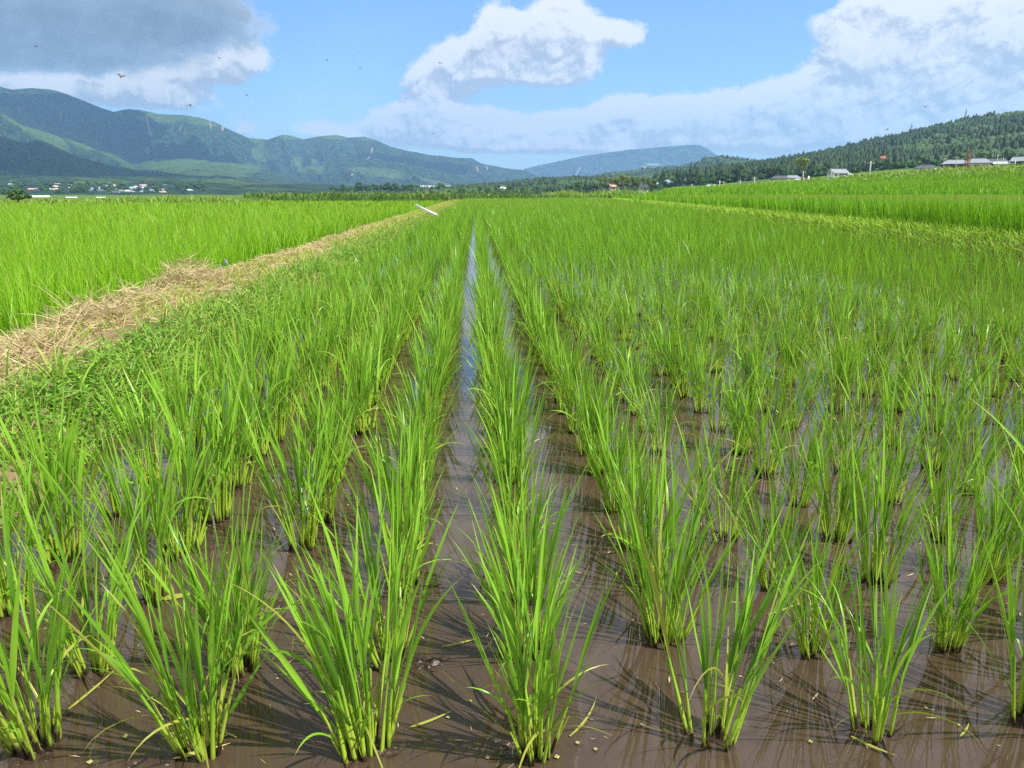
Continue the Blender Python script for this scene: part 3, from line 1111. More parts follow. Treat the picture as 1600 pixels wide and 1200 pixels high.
# short grass tufts on the crest, turning pale yellow-green with distance
n = 22000
y = 1.2 + U(0, 1, n) ** 1.35 * 85
x = -1.62 - U(0, 1, n) * 1.1
dn = fbm(x * 2.5, y * 1.2, 3, 51)
keep = dn > np.where(y > 9, .25, .36)
x, y = x[keep], y[keep]
nb = 3
x = np.repeat(x, nb) + U(-.03, .03, len(x) * nb)
y = np.repeat(y, nb) + U(-.03, .03, len(y) * nb)
n = len(x)
V, F, A = ribbons(np.stack([x, y, dyke_z(x, y) - .005], -1), U(0, 6.28, n), U(.05, .8, n), U(.1, 1.2, n), U(.04, .12, n) * (1 + y / 60), U(.003, .007, n) * (1 + y / 9), 3, 2, U(-1, 1, n), 0, .2, 1.5, 'blade')
A[:, 2] *= .85
o = link('grass', build_mesh('dyke_grass', V, F, M['grass_pale'], A))
tag(o, 'short pale yellow-green grass growing through the straw on the dyke', 'grass', kind='stuff')

# lush weeds on the water side of the dyke
n = 34000
y = 1.0 + U(0, 1, n) ** 1.4 * 30
x = -1.47 - rng.beta(1.5, 2.0, n) * .62
z = dyke_z(x, y) - .005
V1 = ribbons(np.stack([x, y, z], -1), U(0, 6.28, n), U(.1, 1.3, n), U(.2, 1.5, n), U(.03, .12, n) * np.where(rng.random(n) < .12, 2.4, 1), U(.004, .009, n) * (1 + y / 12), 4, 2, U(-1, 1, n), 0, .2, 1.5, 'blade')
n2 = 26000
y = 1.0 + U(0, 1, n2) ** 1.4 * 22
x = -1.48 - rng.beta(1.5, 2.2, n2) * .60
z = dyke_z(x, y) + U(.005, .06, n2)
V2 = ribbons(np.stack([x, y, z], -1), U(0, 6.28, n2), U(1.0, 1.7, n2), U(-.4, .5, n2), U(.014, .032, n2), U(.008, .018, n2), 3, 2, U(-.6, .6, n2), 0, .2, 1.2, 'oval')
V, F, A = join([V1, V2])
A[:, 2] *= .85
o = link('weeds', build_mesh('weeds', V, F, M['weed'], A))
tag(o, 'low leafy green weeds on the wet side of the dyke', 'weeds', kind='stuff')

# grass along the right bank
n = 42000
y = 1.0 + U(0, 1, n) ** 1.3 * 95
o_ = U(-.05, .55, n)
x = right_edge(y) + o_
z = np.interp(o_, [-.1, .10, .28, .55], [-.05, .20, .36, .40])
V, F, A = ribbons(np.stack([x, y, z], -1), U(0, 6.28, n), U(.05, .9, n), U(.2, 1.2, n), U(.08, .24, n), U(.005, .010, n) * (1 + y / 10), 3, 2, U(-1, 1, n), 0, .2, 1.5, 'blade')
A[:, 2] *= .9
M['grass_bank'] = leaf_mat('grass_blade_bank', (0.14, 0.32, 0.015), (0.36, 0.58, 0.04), (0.38, 0.58, 0.05), 0.3, (0.4, 0.6, 0.04), 0.6)
o = link('grass', build_mesh('bank_grass', V, F, M['grass_bank'], A))
tag(o, 'light green grass on the low bank along the right edge of the flooded paddy', 'grass', kind='stuff')


# hay heaps lying on the dyke
def hay_heap(c, rx, ry, rz, n, label):
    a = U(0, 6.28, n)
    rr = np.sqrt(U(0, 1, n))
    x = rr * np.cos(a) * rx
    y = rr * np.sin(a) * ry
    z = (1 - rr ** 1.6) * rz * U(.1, 1.05, n)
    V, F, A = ribbons(np.stack([x, y, z], -1), U(0, 6.28, n), U(.9, 1.9, n), U(-.8, .9, n), U(.06, .19, n), U(.003, .006, n), 5, 2, U(-1.5, 1.5, n), 0, .2, 1.3, 'blade', U(-.06, .06, n))
    A[:, 2] *= .8
    A[:, 2] *= .8
    nb_ = 18
    a = U(0, 6.28, nb_)
    V2, F2, A2 = ribbons(np.stack([np.cos(a) * rx * .6, np.sin(a) * ry * .6, np.full(nb_, rz * .4)], -1), a, U(.4, 1.1, nb_), U(0, .8, nb_), U(.15, .32, nb_), U(.004, .006, nb_), 5, 2, U(-1, 1, nb_), 0, .2, 1.4, 'blade')
    V, F, A = join([(V, F, A), (V2, F2, A2)])
    o = link('hay_heap', build_mesh('hay_heap', V, F, M['hay'], A), None, c)
    return tag(o, label, 'hay heap', 'hay heaps on the dyke')


def dyke_at(px, py):
    p = on_z(px, py, .25)
    return Vector((p.x, p.y, float(dyke_z(np.array(p.x), np.array(p.y))) - .01))


hay_heap(dyke_at(295, 440), .36, .42, .30, 2200, 'tallest heap of tan cut hay beside the purple flowers')
hay_heap(dyke_at(210, 470), .22, .35, .17, 900, 'low mound of hay between the tall heap and the long matted one')
hay_heap(dyke_at(140, 500), .20, .42, .17, 1000, 'matted straw-coloured heap at the edge of the bright green rice, below the tall heap')
hay_heap(dyke_at(45, 545), .22, .34, .09, 700, 'flat hay mound nearest the camera on the dyke')
hay_heap(dyke_at(550, 362), .16, .25, .12, 260, 'small pinkish clump of hay far along the dyke')


# purple flowers by the hay heap
def flower(px, py, label):
    b_ = dyke_at(px, py + 12)
    h = .13
    t = bpy.data.objects.new('flower', None)
    COL.objects.link(t)
    t.location = b_
    MB().cyl((0, 0, 0), (.01, 0, h), .0025, .002, 5).build('flower_stem', M['grass'], t)
    m_ = MB()
    for k in range(7):
        a = k * 2 * math.pi / 7
        m_.ball((.01 + .008 * math.cos(a), .008 * math.sin(a), h + .010 * (k % 4)), .006, .006, .009, 6, 4)
    m_.build('blossom', M['purple'], t, smooth=True)
    tag(t, label, 'flower', 'purple flowers on the dyke')


flower(344, 408, 'upper pale purple flower beside the tallest hay heap')
flower(353, 415, 'lower pale purple flower beside the tallest hay heap')


# twigs / dead stalks on the dyke
def stalk(p0, p1, r, mat, label, cat='dry stalk', sag=.0):
    p0, p1 = Vector(p0), Vector(p1)
    pts_ = [(p0.lerp(p1, t) - p0) + Vector((0, 0, sag * math.sin(math.pi * t))) for t in (0, .25, .5, .75, 1)]
    o = MB().tube(pts_, [r, r * .9, r * .8, r * .6, r * .3], 6).build('dry_stalk', M[mat], None, p0, smooth=True)
    return tag(o, label, cat, 'dry stalks on the dyke')


p = dyke_at(430, 500)
stalk(p + Vector((0, 0, .03)), p + Vector((-.22, .10, .10)), .004, 'twig', 'pale bent dry stalk among weeds at the rice edge', sag=.01)
p = dyke_at(195, 455)
stalk(p, p + Vector((-.38, .25, .16)), .003, 'twig', 'thin pale grass stalk sticking out over the left rice')
p = dyke_at(50, 490)
stalk(p, p + Vector((.03, .0, .16)), .004, 'twig', 'upright tan stalk at the left rice edge')
p = dyke_at(60, 490)
stalk(p, p + Vector((.12, .02, .15)), .004, 'twig', 'leaning tan stalk beside the upright one', sag=.02)
p = dyke_at(262, 420)
stalk(p, p + Vector((-.45, .3, .30)), .003, 'twig', 'long thin stalk leaning from the tall hay heap over the rice')

# white stake lying over the rice edge
p0, p1 = at(650, 320.5, 21.5), at(683, 336.5, 19.3)
d = p1 - p0
o = bpy.data.objects.new('stake', None)
COL.objects.link(o)
o.location = p0
MB().cyl((0, 0, 0), d, .030, .030, 10).build('pole', M['white'], o, smooth=True)
MB().cyl(d, d * 1.03, .032, .024, 10).build('end_cap', M['wall_grey'], o)
tag(o, 'white painted stake leaning across the dyke at the edge of the rice', 'stake')

# clumps of taller grass on the dyke
def tuft(px, py, n_, h, label, mat='grass'):
    c = dyke_at(px, py)
    a = U(0, 6.28, n_)
    r = U(0, .03, n_)
    V, F, A = ribbons(np.stack([r * np.cos(a), r * np.sin(a), np.zeros(n_)], -1), a, U(.05, .5, n_), U(.1, 1.0, n_), U(.6, 1, n_) * h, U(.005, .009, n_), 6, 2, U(-1, 1, n_), 0, .2, 1.5, 'leaf')
    A[:, 2] *= .85
    o = link('grass_tuft', build_mesh('grass_tuft', V, F, M[mat], A), None, c)
    tag(o, label, 'grass tuft', 'taller grass tufts on the dyke')


tuft(88, 575, 16, .26, 'tall pale grass tuft nearest the camera on the straw', 'grass_pale')
tuft(178, 495, 12, .12, 'small yellow-green tuft in the straw below the low hay mound', 'grass_pale')
tuft(365, 400, 22, .22, 'arching green grass tuft just behind the purple flowers')
tuft(380, 410, 18, .18, 'green grass tuft right of the purple flowers')
tuft(130, 520, 12, .14, 'yellowish tuft beside the matted straw heap', 'grass_pale')
tuft(500, 380, 16, .16, 'bright tuft halfway along the dyke', 'grass_pale')


# ------------------------------------------------------------------ things floating on the water in front
def floater(px, py, length, ang, wid, label, curl=.2, mat='grass_pale'):
    c = on_z(px, py, .004)
    n_ = 1
    V, F, A = ribbons(np.array([[0, 0, 0.0]]), np.array([ang]), np.array([1.5]), np.array([.05]), np.array([length]), np.array([wid]), 8, 2, .1, .4, .2, 1.2, 'leaf', np.array([curl * length]))
    A[:, 0] = .8
    A[:, 2] = .95
    o = link('dead_leaf', build_mesh('dead_leaf', V, F, M[mat], A), None, c)
    tag(o, label, 'dead leaf', 'dead leaves floating on the paddy water')


floater(640, 1136, .09, .25, .006, 'yellow-green dead leaf floating right of the large front clump')
floater(90, 1120, .16, 1.1, .006, 'long blotched dead leaf floating between the two leftmost front clumps', .15)
floater(370, 1152, .07, 2.6, .006, 'short dead leaf floating right of the second front clump')
floater(890, 1150, .12, .7, .005, 'bent dead leaf beside the centre front clump', .3)
floater(1330, 1150, .08, -1.0, .006, 'pale dead leaf hanging off the fourth front clump', .2)
floater(1500, 1150, .05, .5, .004, 'tiny dead leaf near the bottom right corner')
floater(690, 1010, .10, .1, .005, 'thin dead leaf lying behind the large front clump')
floater(1200, 960, .12, .3, .005, 'dead leaf floating between the right front clumps', .1)
floater(250, 935, .08, .1, .02, 'wide yellow dead leaf caught between the left clumps', .05)
floater(1000, 1130, .05, -.9, .003, 'curled brown scrap between two front clumps', .4, 'hay')
floater(270, 1185, .10, .2, .009, 'brown dead leaf in front of the second clump', .1, 'hay')


def duck(px, py, label, s=1.0):
    s *= .55
    c = on_z(px, py, .004)
    m_ = MB()
    for k in range(4):
        a = k * 1.7
        m_.ball((.004 * s * math.cos(a), .004 * s * math.sin(a), 0), .0045 * s, .0036 * s, .0012, 8, 4)
    o = m_.build('duckweed', M['duckweed'], None, c, smooth=True)
    tag(o, label, 'duckweed', 'duckweed bits on the water')


duck(700, 1120, 'yellow duckweed bit right of the large front clump')
duck(762, 1183, 'yellow duckweed bit at the bottom edge left of the centre clump')
duck(870, 1182, 'duckweed bit below the centre front clump', 1.2)
duck(902, 1160, 'cream duckweed bit at the foot of the centre clump')
duck(1266, 1158, 'lone duckweed bit left of the fourth front clump')
duck(196, 1150, 'duckweed bit left of the second front clump', 1.2)
duck(140, 1190, 'duckweed bit in the bottom left corner', 1.3)
duck(735, 1095, 'duckweed bit floating in the open channel', .8)
duck(930, 1170, 'duckweed bit beside the bent dead leaf', .9)

n = 900
x = U(-1.6, 2.2, n)
y = .8 + U(0, 1, n) ** 1.2 * 4.2
V, F, A = ribbons(np.stack([x, y, np.full(n, .0025)], -1), U(0, 6.28, n), U(1.5, 1.6, n), U(-.05, .05, n), U(.004, .035, n) * U(.3, 1, n), U(.0012, .004, n), 2, 2, U(-.3, .3, n), 0, .2, 1.2, 'oval', U(-.006, .006, n))
A[:, 2] *= .85
o = link('debris', build_mesh('debris', V, F, M['hay'], A))
tag(o, 'tiny scraps of straw and husk floating on the near water', 'floating scraps', kind='stuff')
m, T, out = new_mat('wet_mud')
g_ = T.new('ShaderNodeTexCoord')
n1 = T.noise(g_.outputs['Object'], 90, 5, 0.6)
principled(T, out, T.mix(n1, (0.02, 0.012, 0.007), (0.06, 0.036, 0.02)), .25, .5, n1, .6, .006)
M['wetmud'] = m


def clod(px, py, rx, ry, h, label):
    c = on_z(px, py, 0)
    us_, vs_ = np.meshgrid(np.linspace(-1, 1, 36), np.linspace(-1, 1, 36))
    rad = np.sqrt(us_ ** 2 + vs_ ** 2)
    z = h * (np.clip(1 - rad ** 1.4, -.5, 1) * .55 + 1.7 * (fbm(us_ * 2.6 + px, vs_ * 2.6, 5, 3) - .5)) - .001
    V = np.stack([us_ * rx, vs_ * ry, z], -1).reshape(-1, 3)
    i, j = np.meshgrid(np.arange(35), np.arange(35), indexing='ij')
    a = i * 36 + j
    F = np.stack([a, a + 1, a + 37, a + 36], -1).reshape(-1, 4)
    keepf = (rad.reshape(-1)[F] < 1.12).all(1)
    o = link('mud_clod', build_mesh('mud_clod', V, F[keepf], M['wetmud'], smooth=True), None, c)
    tag(o, label, 'mud clod', 'wet mud clods breaking the water')


clod(578, 1172, .055, .028, .013, 'wet lump of mud at the foot of the large front clump')
clod(668, 1035, .05, .035, .012, 'shiny mud mound behind and right of the large front clump')
clod(35, 1180, .06, .03, .010, 'low mud patch at the foot of the leftmost front clump')
clod(790, 1160, .035, .02, .008, 'small mud lump left of the centre front clump')
clod(235, 1190, .05, .02, .007, 'flat mud patch at the bottom edge left of the second clump')
clod(410, 945, .05, .03, .010, 'mud lump under the clump behind the left front pair')

# ------------------------------------------------------------------ maize and scrub at the far end of the paddies
def maize_mesh(k):
    h = U(1.5, 2.1, 1)[0]
    n_ = 12
    zz = np.linspace(.15, h * .92, n_)
    P = np.stack([np.zeros(n_), np.zeros(n_), zz], -1)
    az_ = np.arange(n_) * math.pi + U(-.5, .5, n_)
    V, F, A = ribbons(P, az_, U(.3, .6, n_), U(1.0, 1.9, n_), U(.5, .85, n_), U(.07, .11, n_), 4, 2, U(-.4, .4, n_), 0, .2, 1.3, 'leaf')
    lf = build_mesh('foliage', V, F, M['maize'], A)
    stm = MB().cyl((0, 0, 0), (0, 0, h), .016, .008, 5)
    for q in range(5):
        a = q * 1.26
        stm.cyl((0, 0, h), (.12 * math.cos(a), .12 * math.sin(a), h + .24), .007, .004, 4)
    return lf, stm.mesh('stalk', M['grass_pale'])


MZ = [maize_mesh(k) for k in range(5)]
mz = 0
for k in range(215):
    px = 395 + k * 2.06
    r = 71 + 2.5 * math.sin(k * .11) + rng.uniform(-.6, .6) + (30 if px > 705 else 0)
    p = at(px, 303, r)
    e = bpy.data.objects.new('maize_plant', None)
    COL.objects.link(e)
    e.location = (p.x, p.y, -.1)
    s = rng.uniform(.50, .68) * (1.0 if px > 500 else .8) * (1.25 if px > 705 else 1.0)
    e.scale = (s * 1.2, s * 1.2, s)
    e.rotation_euler = (0, 0, rng.uniform(0, 6.28))
    lf, st = MZ[k % 5]
    link('stalk', st, e)
    link('foliage', lf, e)
    if px > 705:
        lab, grp = 'green maize plant in the low row ending the flooded paddy', 'maize plants ending the flooded paddy'
    elif px < 520:
        lab, grp = 'maize plant in the thinner left stretch of the maize edge behind the left paddy', 'maize plants on the left stretch'
    else:
        lab, grp = 'dark green maize plant in the dense maize edge behind the left paddy', 'maize plants in the dense stretch'
    tag(e, lab, 'maize plant', grp)
# mass of maize behind the front rank
n = 9000
px = U(380, 860, n)
r = np.where(px > 705, U(102, 125, n), U(73, 95, n))
D = np.array([at(a, 303, b_) for a, b_ in zip(px, r)])
V, F, A = ribbons(np.stack([D[:, 0], D[:, 1], U(.0, .75, n)], -1), U(0, 6.28, n), U(.1, .6, n), U(.6, 1.9, n), U(.4, .8, n), U(.08, .16, n), 3, 2, U(-.6, .6, n), 0, .2, 1.3, 'leaf')
o = link('maize_crop', build_mesh('maize_crop', V, F, M['maize'], A))
tag(o, 'mass of maize behind the front rank at the end of the paddies', 'maize crop', kind='stuff')
# low scrub at the far left and at the right-hand end
n = 15000
px = np.where(np.arange(n) < 11000, U(-160, 420, n), U(850, 1060, n))
r = np.where(px > 800, U(122, 136, n), U(62, 78, n))
D = np.array([at(a, 303, b_) for a, b_ in zip(px, r)])
bump = fbm(px * .035, px * 0, 4, 61)
V, F, A = ribbons(np.stack([D[:, 0], D[:, 1], np.zeros(n)], -1), U(0, 6.28, n), U(.0, .7, n), U(.2, 1.4, n), U(.4, .9, n) * (.45 + 1.1 * bump) * np.where(px > 800, 2.2, 1), U(.05, .12, n) * np.where(px > 800, 1.8, 1), 3, 2, U(-1, 1, n), 0, .2, 1.5, 'leaf')
o = link('grass', build_mesh('field_edge_grass', V, F, M['grass'], A))
tag(o, 'uneven tall grass fringing the far side of the left paddy', 'grass', kind='stuff')


# ------------------------------------------------------------------ mountains
def ridge_curve(pts_, cols_, r):
    """picture silhouette -> height above ground at range r for each column"""
    xs = [p[0] for p in pts_]
    ys_ = [p[1] for p in pts_]
    yy = np.interp(cols_, xs, ys_)
    return np.array([at(c, y, r).z for c, y in zip(cols_, yy)])


def polar(cols_, rgs_):
    dirs = np.array([(lambda d: (d.x / math.hypot(d.x, d.y), d.y / math.hypot(d.x, d.y)))(ray(c, 303)) for c in cols_])
    return dirs[:, :1] * rgs_[None], dirs[:, 1:] * rgs_[None]


cols = np.linspace(-420, 1000, 1100)
rgs = np.concatenate([np.linspace(1100, 6400, 330), np.linspace(6420, 7600, 24)])
MX, MY = polar(cols, rgs)
CC, RR = np.meshgrid(cols, rgs, indexing='ij')


def bumpf(R, W_in, W_out, p=1.0):
    s = np.where(RR < R, 1 - (R - RR) / W_in, 1 - (RR - R) / W_out)
    s = np.clip(s, 0, 1)
    return s


# main rim
rim = [(-420, 130), (-200, 150), (-80, 146), (0, 138), (28, 137), (45, 141), (75, 139), (105, 141), (122, 146), (150, 158), (178, 170), (194, 175), (215, 171), (235, 172), (262, 178), (300, 180), (322, 183),
       (345, 190), (372, 205), (395, 215), (425, 218), (448, 210), (462, 212), (480, 218), (505, 213), (532, 211), (548, 215), (572, 213), (590, 218), (612, 228), (640, 236), (680, 243),
       (710, 246), (738, 247), (752, 255), (785, 262), (820, 266), (842, 276), (900, 290), (1000, 300)]
H = ridge_curve(rim, cols, 6000.0)
Rr = 6000 + 0 * CC
s = bumpf(6000.0, 2600.0, 2200.0)
# gullies run down the slope
gul = fbm(CC / 26.0 + (RR / 600.0) * .5 + 0.6 * fbm(CC / 60, RR / 900, 3, 70), RR / 1500.0, 5, 71, True)
gul2 = fbm(CC / 75.0 - (RR / 900.0) * .6, RR / 2000.0, 4, 75, True)
prof = s ** 1.45
Z0 = H[:, None] * prof
Z0 -= H[:, None] * (1 - gul) * .8 * np.clip(s * (1.02 - s) * 4, 0, 1) * np.clip((1 - s) * 5, 0, 1)
Z0 -= H[:, None] * (1 - gul2) * .35 * np.clip(s * (1.0 - s) * 4, 0, 1)
# spur B (sunlit shoulder at the far left)
spB = [(-420, 90), (-100, 135), (0, 163), (25, 178), (55, 197), (90, 206), (120, 218), (155, 232), (190, 244), (225, 262), (260, 275), (330, 292), (420, 303), (1000, 306)]
HB = ridge_curve(spB, cols, 4300.0)
sB = bumpf(4300.0, 1300.0, 900.0)
ZB = HB[:, None] * sB ** 1.1 - HB[:, None] * (1 - fbm(CC / 22 + RR / 500, RR / 900, 5, 81, True)) * .4 * np.clip(sB * (1 - sB) * 4, 0, 1)
spA = [(-420, 150), (-100, 185), (0, 206), (22, 215), (48, 224), (72, 219), (95, 228), (120, 240), (150, 250), (180, 258), (215, 264), (260, 268), (310, 279), (370, 290), (440, 299), (520, 304), (1000, 306)]
HA = ridge_curve(spA, cols, 3300.0)
sA = bumpf(3300.0, 1300.0, 800.0)
ZA = HA[:, None] * sA ** .95 - HA[:, None] * (1 - fbm(CC / 20 - RR / 600, RR / 700, 5, 85, True)) * .28 * np.clip(sA * (1 - sA) * 4, 0, 1)
# rising meadow apron between
apr = [(-420, 285), (150, 285), (200, 262), (240, 252), (300, 250), (360, 252), (410, 262), (450, 275), (520, 290), (600, 297), (700, 300), (1000, 305)]
HM = ridge_curve(apr, cols, 4700.0)
sM = bumpf(4700.0, 2400.0, 900.0)
ZM = HM[:, None] * sM ** 1.1 + HM[:, None] * (fbm(CC / 45, RR / 400, 4, 88) - .5) * .25 * sM
foot = np.interp(RR, [1100, 1300, 1500, 1700, 2000, 2300, 7600], [0, 5.5, 12.6, 21, 37, 46, 70]) * np.interp(CC, [-420, 300, 560, 700, 1000], [1, 1, .5, .15, .0])
sec = [(-420, 300), (420, 290), (470, 262), (520, 250), (580, 246), (640, 256), (700, 270), (760, 284), (820, 290), (1000, 303)]
HC = ridge_curve(sec, cols, 4900.0)
sC = bumpf(4900.0, 1600.0, 900.0)
ZC = HC[:, None] * sC ** 1.1 - HC[:, None] * (1 - fbm(CC / 30 + RR / 900, RR / 900, 5, 93, True)) * .5 * np.clip(sC * (1 - sC) * 4, 0, 1)
MZ_ = np.maximum.reduce([Z0, ZB, ZA, ZM, ZC, foot])
MZ_ += (fbm(MX / 90, MY / 90, 4, 97) - .5) * 26 * np.clip(MZ_ / 120, 0, 1) * np.where((RR > 5700), .35, 1)
MZ_ = np.where(RR < 1150, -2, MZ_)
ppx, ppy, _ = project(np.stack([MX, MY, MZ_], -1).reshape(-1, 3))
ppx, ppy = ppx.reshape(CC.shape), ppy.reshape(CC.shape)


def ell(cx, cy, rx, ry, rot=0.0):
    c_, s_ = math.cos(rot), math.sin(rot)
    dx, dy = ppx - cx, ppy - cy
    u_ = (dx * c_ + dy * s_) / rx
    v_ = (-dx * s_ + dy * c_) / ry
    return np.clip(1.3 - np.sqrt(u_ ** 2 + v_ ** 2), 0, 1) ** .8


mead = np.zeros_like(ppx) + .12
for e_ in [(60, 205, 55, 14, .55), (20, 182, 30, 10, .6), (115, 216, 40, 8, .5), (170, 238, 60, 8, .55), (255, 262, 70, 7, .15), (330, 258, 90, 9, .05), (330, 272, 70, 6, .05), (250, 184, 50, 9, .05),
           (310, 188, 40, 8, .2), (170, 168, 30, 5, .5), (360, 265, 60, 8, 0), (450, 213, 20, 5, 0), (530, 213, 30, 5, 0), (575, 216, 20, 5, 0), (410, 240, 20, 14, .4), (480, 260, 30, 16, .3),
           (600, 270, 60, 8, .1), (680, 285, 40, 4, .25), (230, 252, 40, 6, .5), (400, 220, 20, 6, .6), (160, 285, 60, 3, 0)]:
    mead = np.maximum(mead, ell(*e_))
mead = np.maximum(mead, np.where((RR < 2500), np.clip((fbm(MX / 110, MY / 160, 4, 33) - .5) * 3, 0, .8), 0))
rock = np.zeros_like(ppx)
for e_ in [(231, 192, 2.2, 15, -.25), (235, 208, 3, 7, -.3), (329, 195, 1.3, 11, -.2), (282, 200, 1.2, 6, .2), (30, 172, .9, 11, 0), (95, 180, .9, 12, .1), (581, 236, 1.4, 9, .15), (576, 246, 1.3, 5, .6),
           (746, 264, 1.3, 7, -.3), (761, 262, 1.2, 5, -.3), (550, 273, 4, 1.4, -.5), (348, 200, 3, 5, 0)]:
    rock = np.maximum(rock, ell(*e_))
land = np.stack([mead, rock, 0 * rock], -1).reshape(-1, 3)
tag(grid_sheet('mountains', MX, MY, MZ_, M['mountain'], land), kind='structure')

# far blue mountain
cols = np.linspace(700, 1300, 420)
rgs = np.linspace(8000, 10400, 90)
FX, FY = polar(cols, rgs)
CC, RR = np.meshgrid(cols, rgs, indexing='ij')
far = [(700, 304), (760, 284), (800, 271), (822, 263), (840, 258), (870, 252), (905, 244), (940, 239), (975, 234), (1010, 231), (1045, 228), (1070, 226), (1088, 226), (1100, 231), (1115, 241), (1140, 254), (1180, 268), (1240, 285), (1300, 304)]
HF = ridge_curve(far, cols, 9400.0)
sF = bumpf(9400.0, 1500.0, 900.0)
FZ = HF[:, None] * sF ** .9 - HF[:, None] * (1 - fbm(CC / 30, RR / 1200, 5, 101, True)) * .3 * np.clip(sF * (1 - sF) * 4, 0, 1) - 2
ppx, ppy, _ = project(np.stack([FX, FY, FZ], -1).reshape(-1, 3))
ppx, ppy = ppx.reshape(CC.shape), ppy.reshape(CC.shape)
rock = np.zeros_like(ppx)
for e_ in [(903, 268, 1.4, 13, .5), (1022, 257, 16, 2.2, 0), (1008, 262, 8, 2.5, .3)]:
    rock = np.maximum(rock, ell(*e_))
tag(grid_sheet('mountain', FX, FY, FZ, M['far_mountain'], np.stack([rock * 0, rock, rock * 0], -1).reshape(-1, 3)), kind='structure')


# low hills: (silhouette, range, inner width, outer width, px range, seed)
def hill(name, pts_, R, win, wout, c0, c1, nc, nr, seed, base=-1.0, zfoot=0.0, meads=(), rocks=(), rough=.25):
    global ppx, ppy, CC, RR
    cols = np.linspace(c0, c1, nc)
    rgs = np.linspace(R - win, R + wout, nr)
    X, Y = polar(cols, rgs)
    CC, RR = np.meshgrid(cols, rgs, indexing='ij')
    Hh = ridge_curve(pts_, cols, R)
    s_ = bumpf(R, win, wout)
    Z = zfoot + (Hh[:, None] - zfoot) * s_ ** .85
    Z -= Hh[:, None] * (1 - fbm(X / (R * .06), Y / (R * .06), 4, seed, True)) * rough * np.clip(s_ * (1 - s_) * 4, 0, 1)
    Z = np.where(s_ <= 0.001, base, Z)
    ppx, ppy, _ = project(np.stack([X, Y, Z], -1).reshape(-1, 3))
    ppx, ppy = ppx.reshape(CC.shape), ppy.reshape(CC.shape)
    md = np.zeros_like(ppx) + .1
    for e_ in meads:
        md = np.maximum(md, ell(*e_))
    rk = np.zeros_like(ppx)
    for e_ in rocks:
        rk = np.maximum(rk, ell(*e_))
    tag(grid_sheet(name, X, Y, Z, M['hill'], np.stack([md, rk, rk * 0], -1).reshape(-1, 3)), kind='structure')
    return X, Y, Z, md


RH = hill('hill', [(1020, 303), (1060, 292), (1090, 275), (1120, 268), (1180, 262), (1210, 256), (1250, 246), (1300, 238), (1345, 228), (1400, 217), (1450, 204), (1500, 193), (1550, 184), (1600, 178), (1750, 165), (2000, 150)],
          1350, 780, 350, 1020, 2000, 240, 90, 111, zfoot=8, meads=((1490, 225, 60, 4, .05), (1400, 245, 40, 5, 0), (1530, 240, 50, 3, 0)))
MH = hill('hill', [(860, 303), (900, 284), (930, 276), (960, 271), (1000, 268), (1040, 264), (1062, 262), (1085, 257), (1100, 250), (1125, 247), (1145, 250), (1180, 254), (1220, 256), (1300, 258), (1500, 262)],
          2300, 700, 500, 860, 1400, 160, 50, 112, meads=((935, 279, 30, 3, 0), (980, 284, 40, 3, 0)))
LH = hill('hill', [(640, 303), (700, 298), (760, 293), (800, 289), (850, 283), (900, 281), (960, 284), (1040, 292), (1120, 300)],
          1100, 420, 260, 640, 1130, 140, 40, 113, meads=((790, 297, 60, 5, -.1), (860, 293, 40, 4, 0), (905, 290, 30, 3, 0)))


# ------------------------------------------------------------------ trees
def crown_cloud(lobes, nleaf, size, flat=.5):
    """leaf clumps on and inside a set of ellipsoid lobes -> V,F,A"""
    w = np.array([l[3] * l[4] for l in lobes])
    pick = rng.choice(len(lobes), nleaf, p=w / w.sum())
    L = np.array(lobes)[pick]
    v = rng.normal(size=(nleaf, 3))
    v /= np.linalg.norm(v, axis=1)[:, None]
    v[:, 2] = np.where(v[:, 2] < -.5, -v[:, 2] * .6, v[:, 2])
    rad = U(.72, 1.06, nleaf)
    P = L[:, :3] + v * rad[:, None] * L[:, 3:6]
    n_ = v + rng.normal(size=(nleaf, 3)) * flat
    n_ /= np.linalg.norm(n_, axis=1)[:, None]
    t_ = np.cross(n_, rng.normal(size=(nleaf, 3)))
    t_ /= np.linalg.norm(t_, axis=1)[:, None]
    b_ = np.cross(n_, t_)
    s_ = (U(.6, 1.4, nleaf) * size)[:, None]
    V = np.stack([P - t_ * s_ - b_ * s_ * .6, P + t_ * s_ * .8 - b_ * s_ * .8, P + t_ * s_ + b_ * s_ * .7, P - t_ * s_ * .7 + b_ * s_], 1).reshape(-1, 3)
    F = np.arange(nleaf * 4).reshape(-1, 4)
    A = np.zeros((nleaf, 4, 3))
    A[..., 0] = (rng.random(nleaf) * .5 + rng.random(len(lobes))[pick] * .5)[:, None]
    A[..., 1] = .3
    A[..., 2] = .2
    return V, F, A.reshape(-1, 3)


def broad_tree(h, w, nleaf=900, mat='tree_mid'):
    lobes = []
    for k in range(9):
        a = k * 2.4
        rr = w * .5 * rng.uniform(.25, .62)
        lobes.append((rr * math.cos(a), rr * math.sin(a), h * rng.uniform(.42, .80), w * rng.uniform(.17, .27), w * rng.uniform(.17, .27), h * rng.uniform(.10, .17)))
    lobes.append((0, 0, h * .84, w * .24, w * .24, h * .15))
    V, F, A = crown_cloud(lobes, nleaf, w * .035)
    crown = build_mesh('crown', V, F, M[mat], A)
    t = MB().tube([(0, 0, -1), (0.02 * w, 0, h * .3), (0, .02 * w, h * .62)], [w * .045, w * .034, w * .015], 7)
    for l in lobes[:6]:
        t.cyl((0, 0, h * .3), (l[0] * .8, l[1] * .8, l[2]), w * .018, w * .007, 5)
    return crown, t.mesh('trunk', M['bark'])


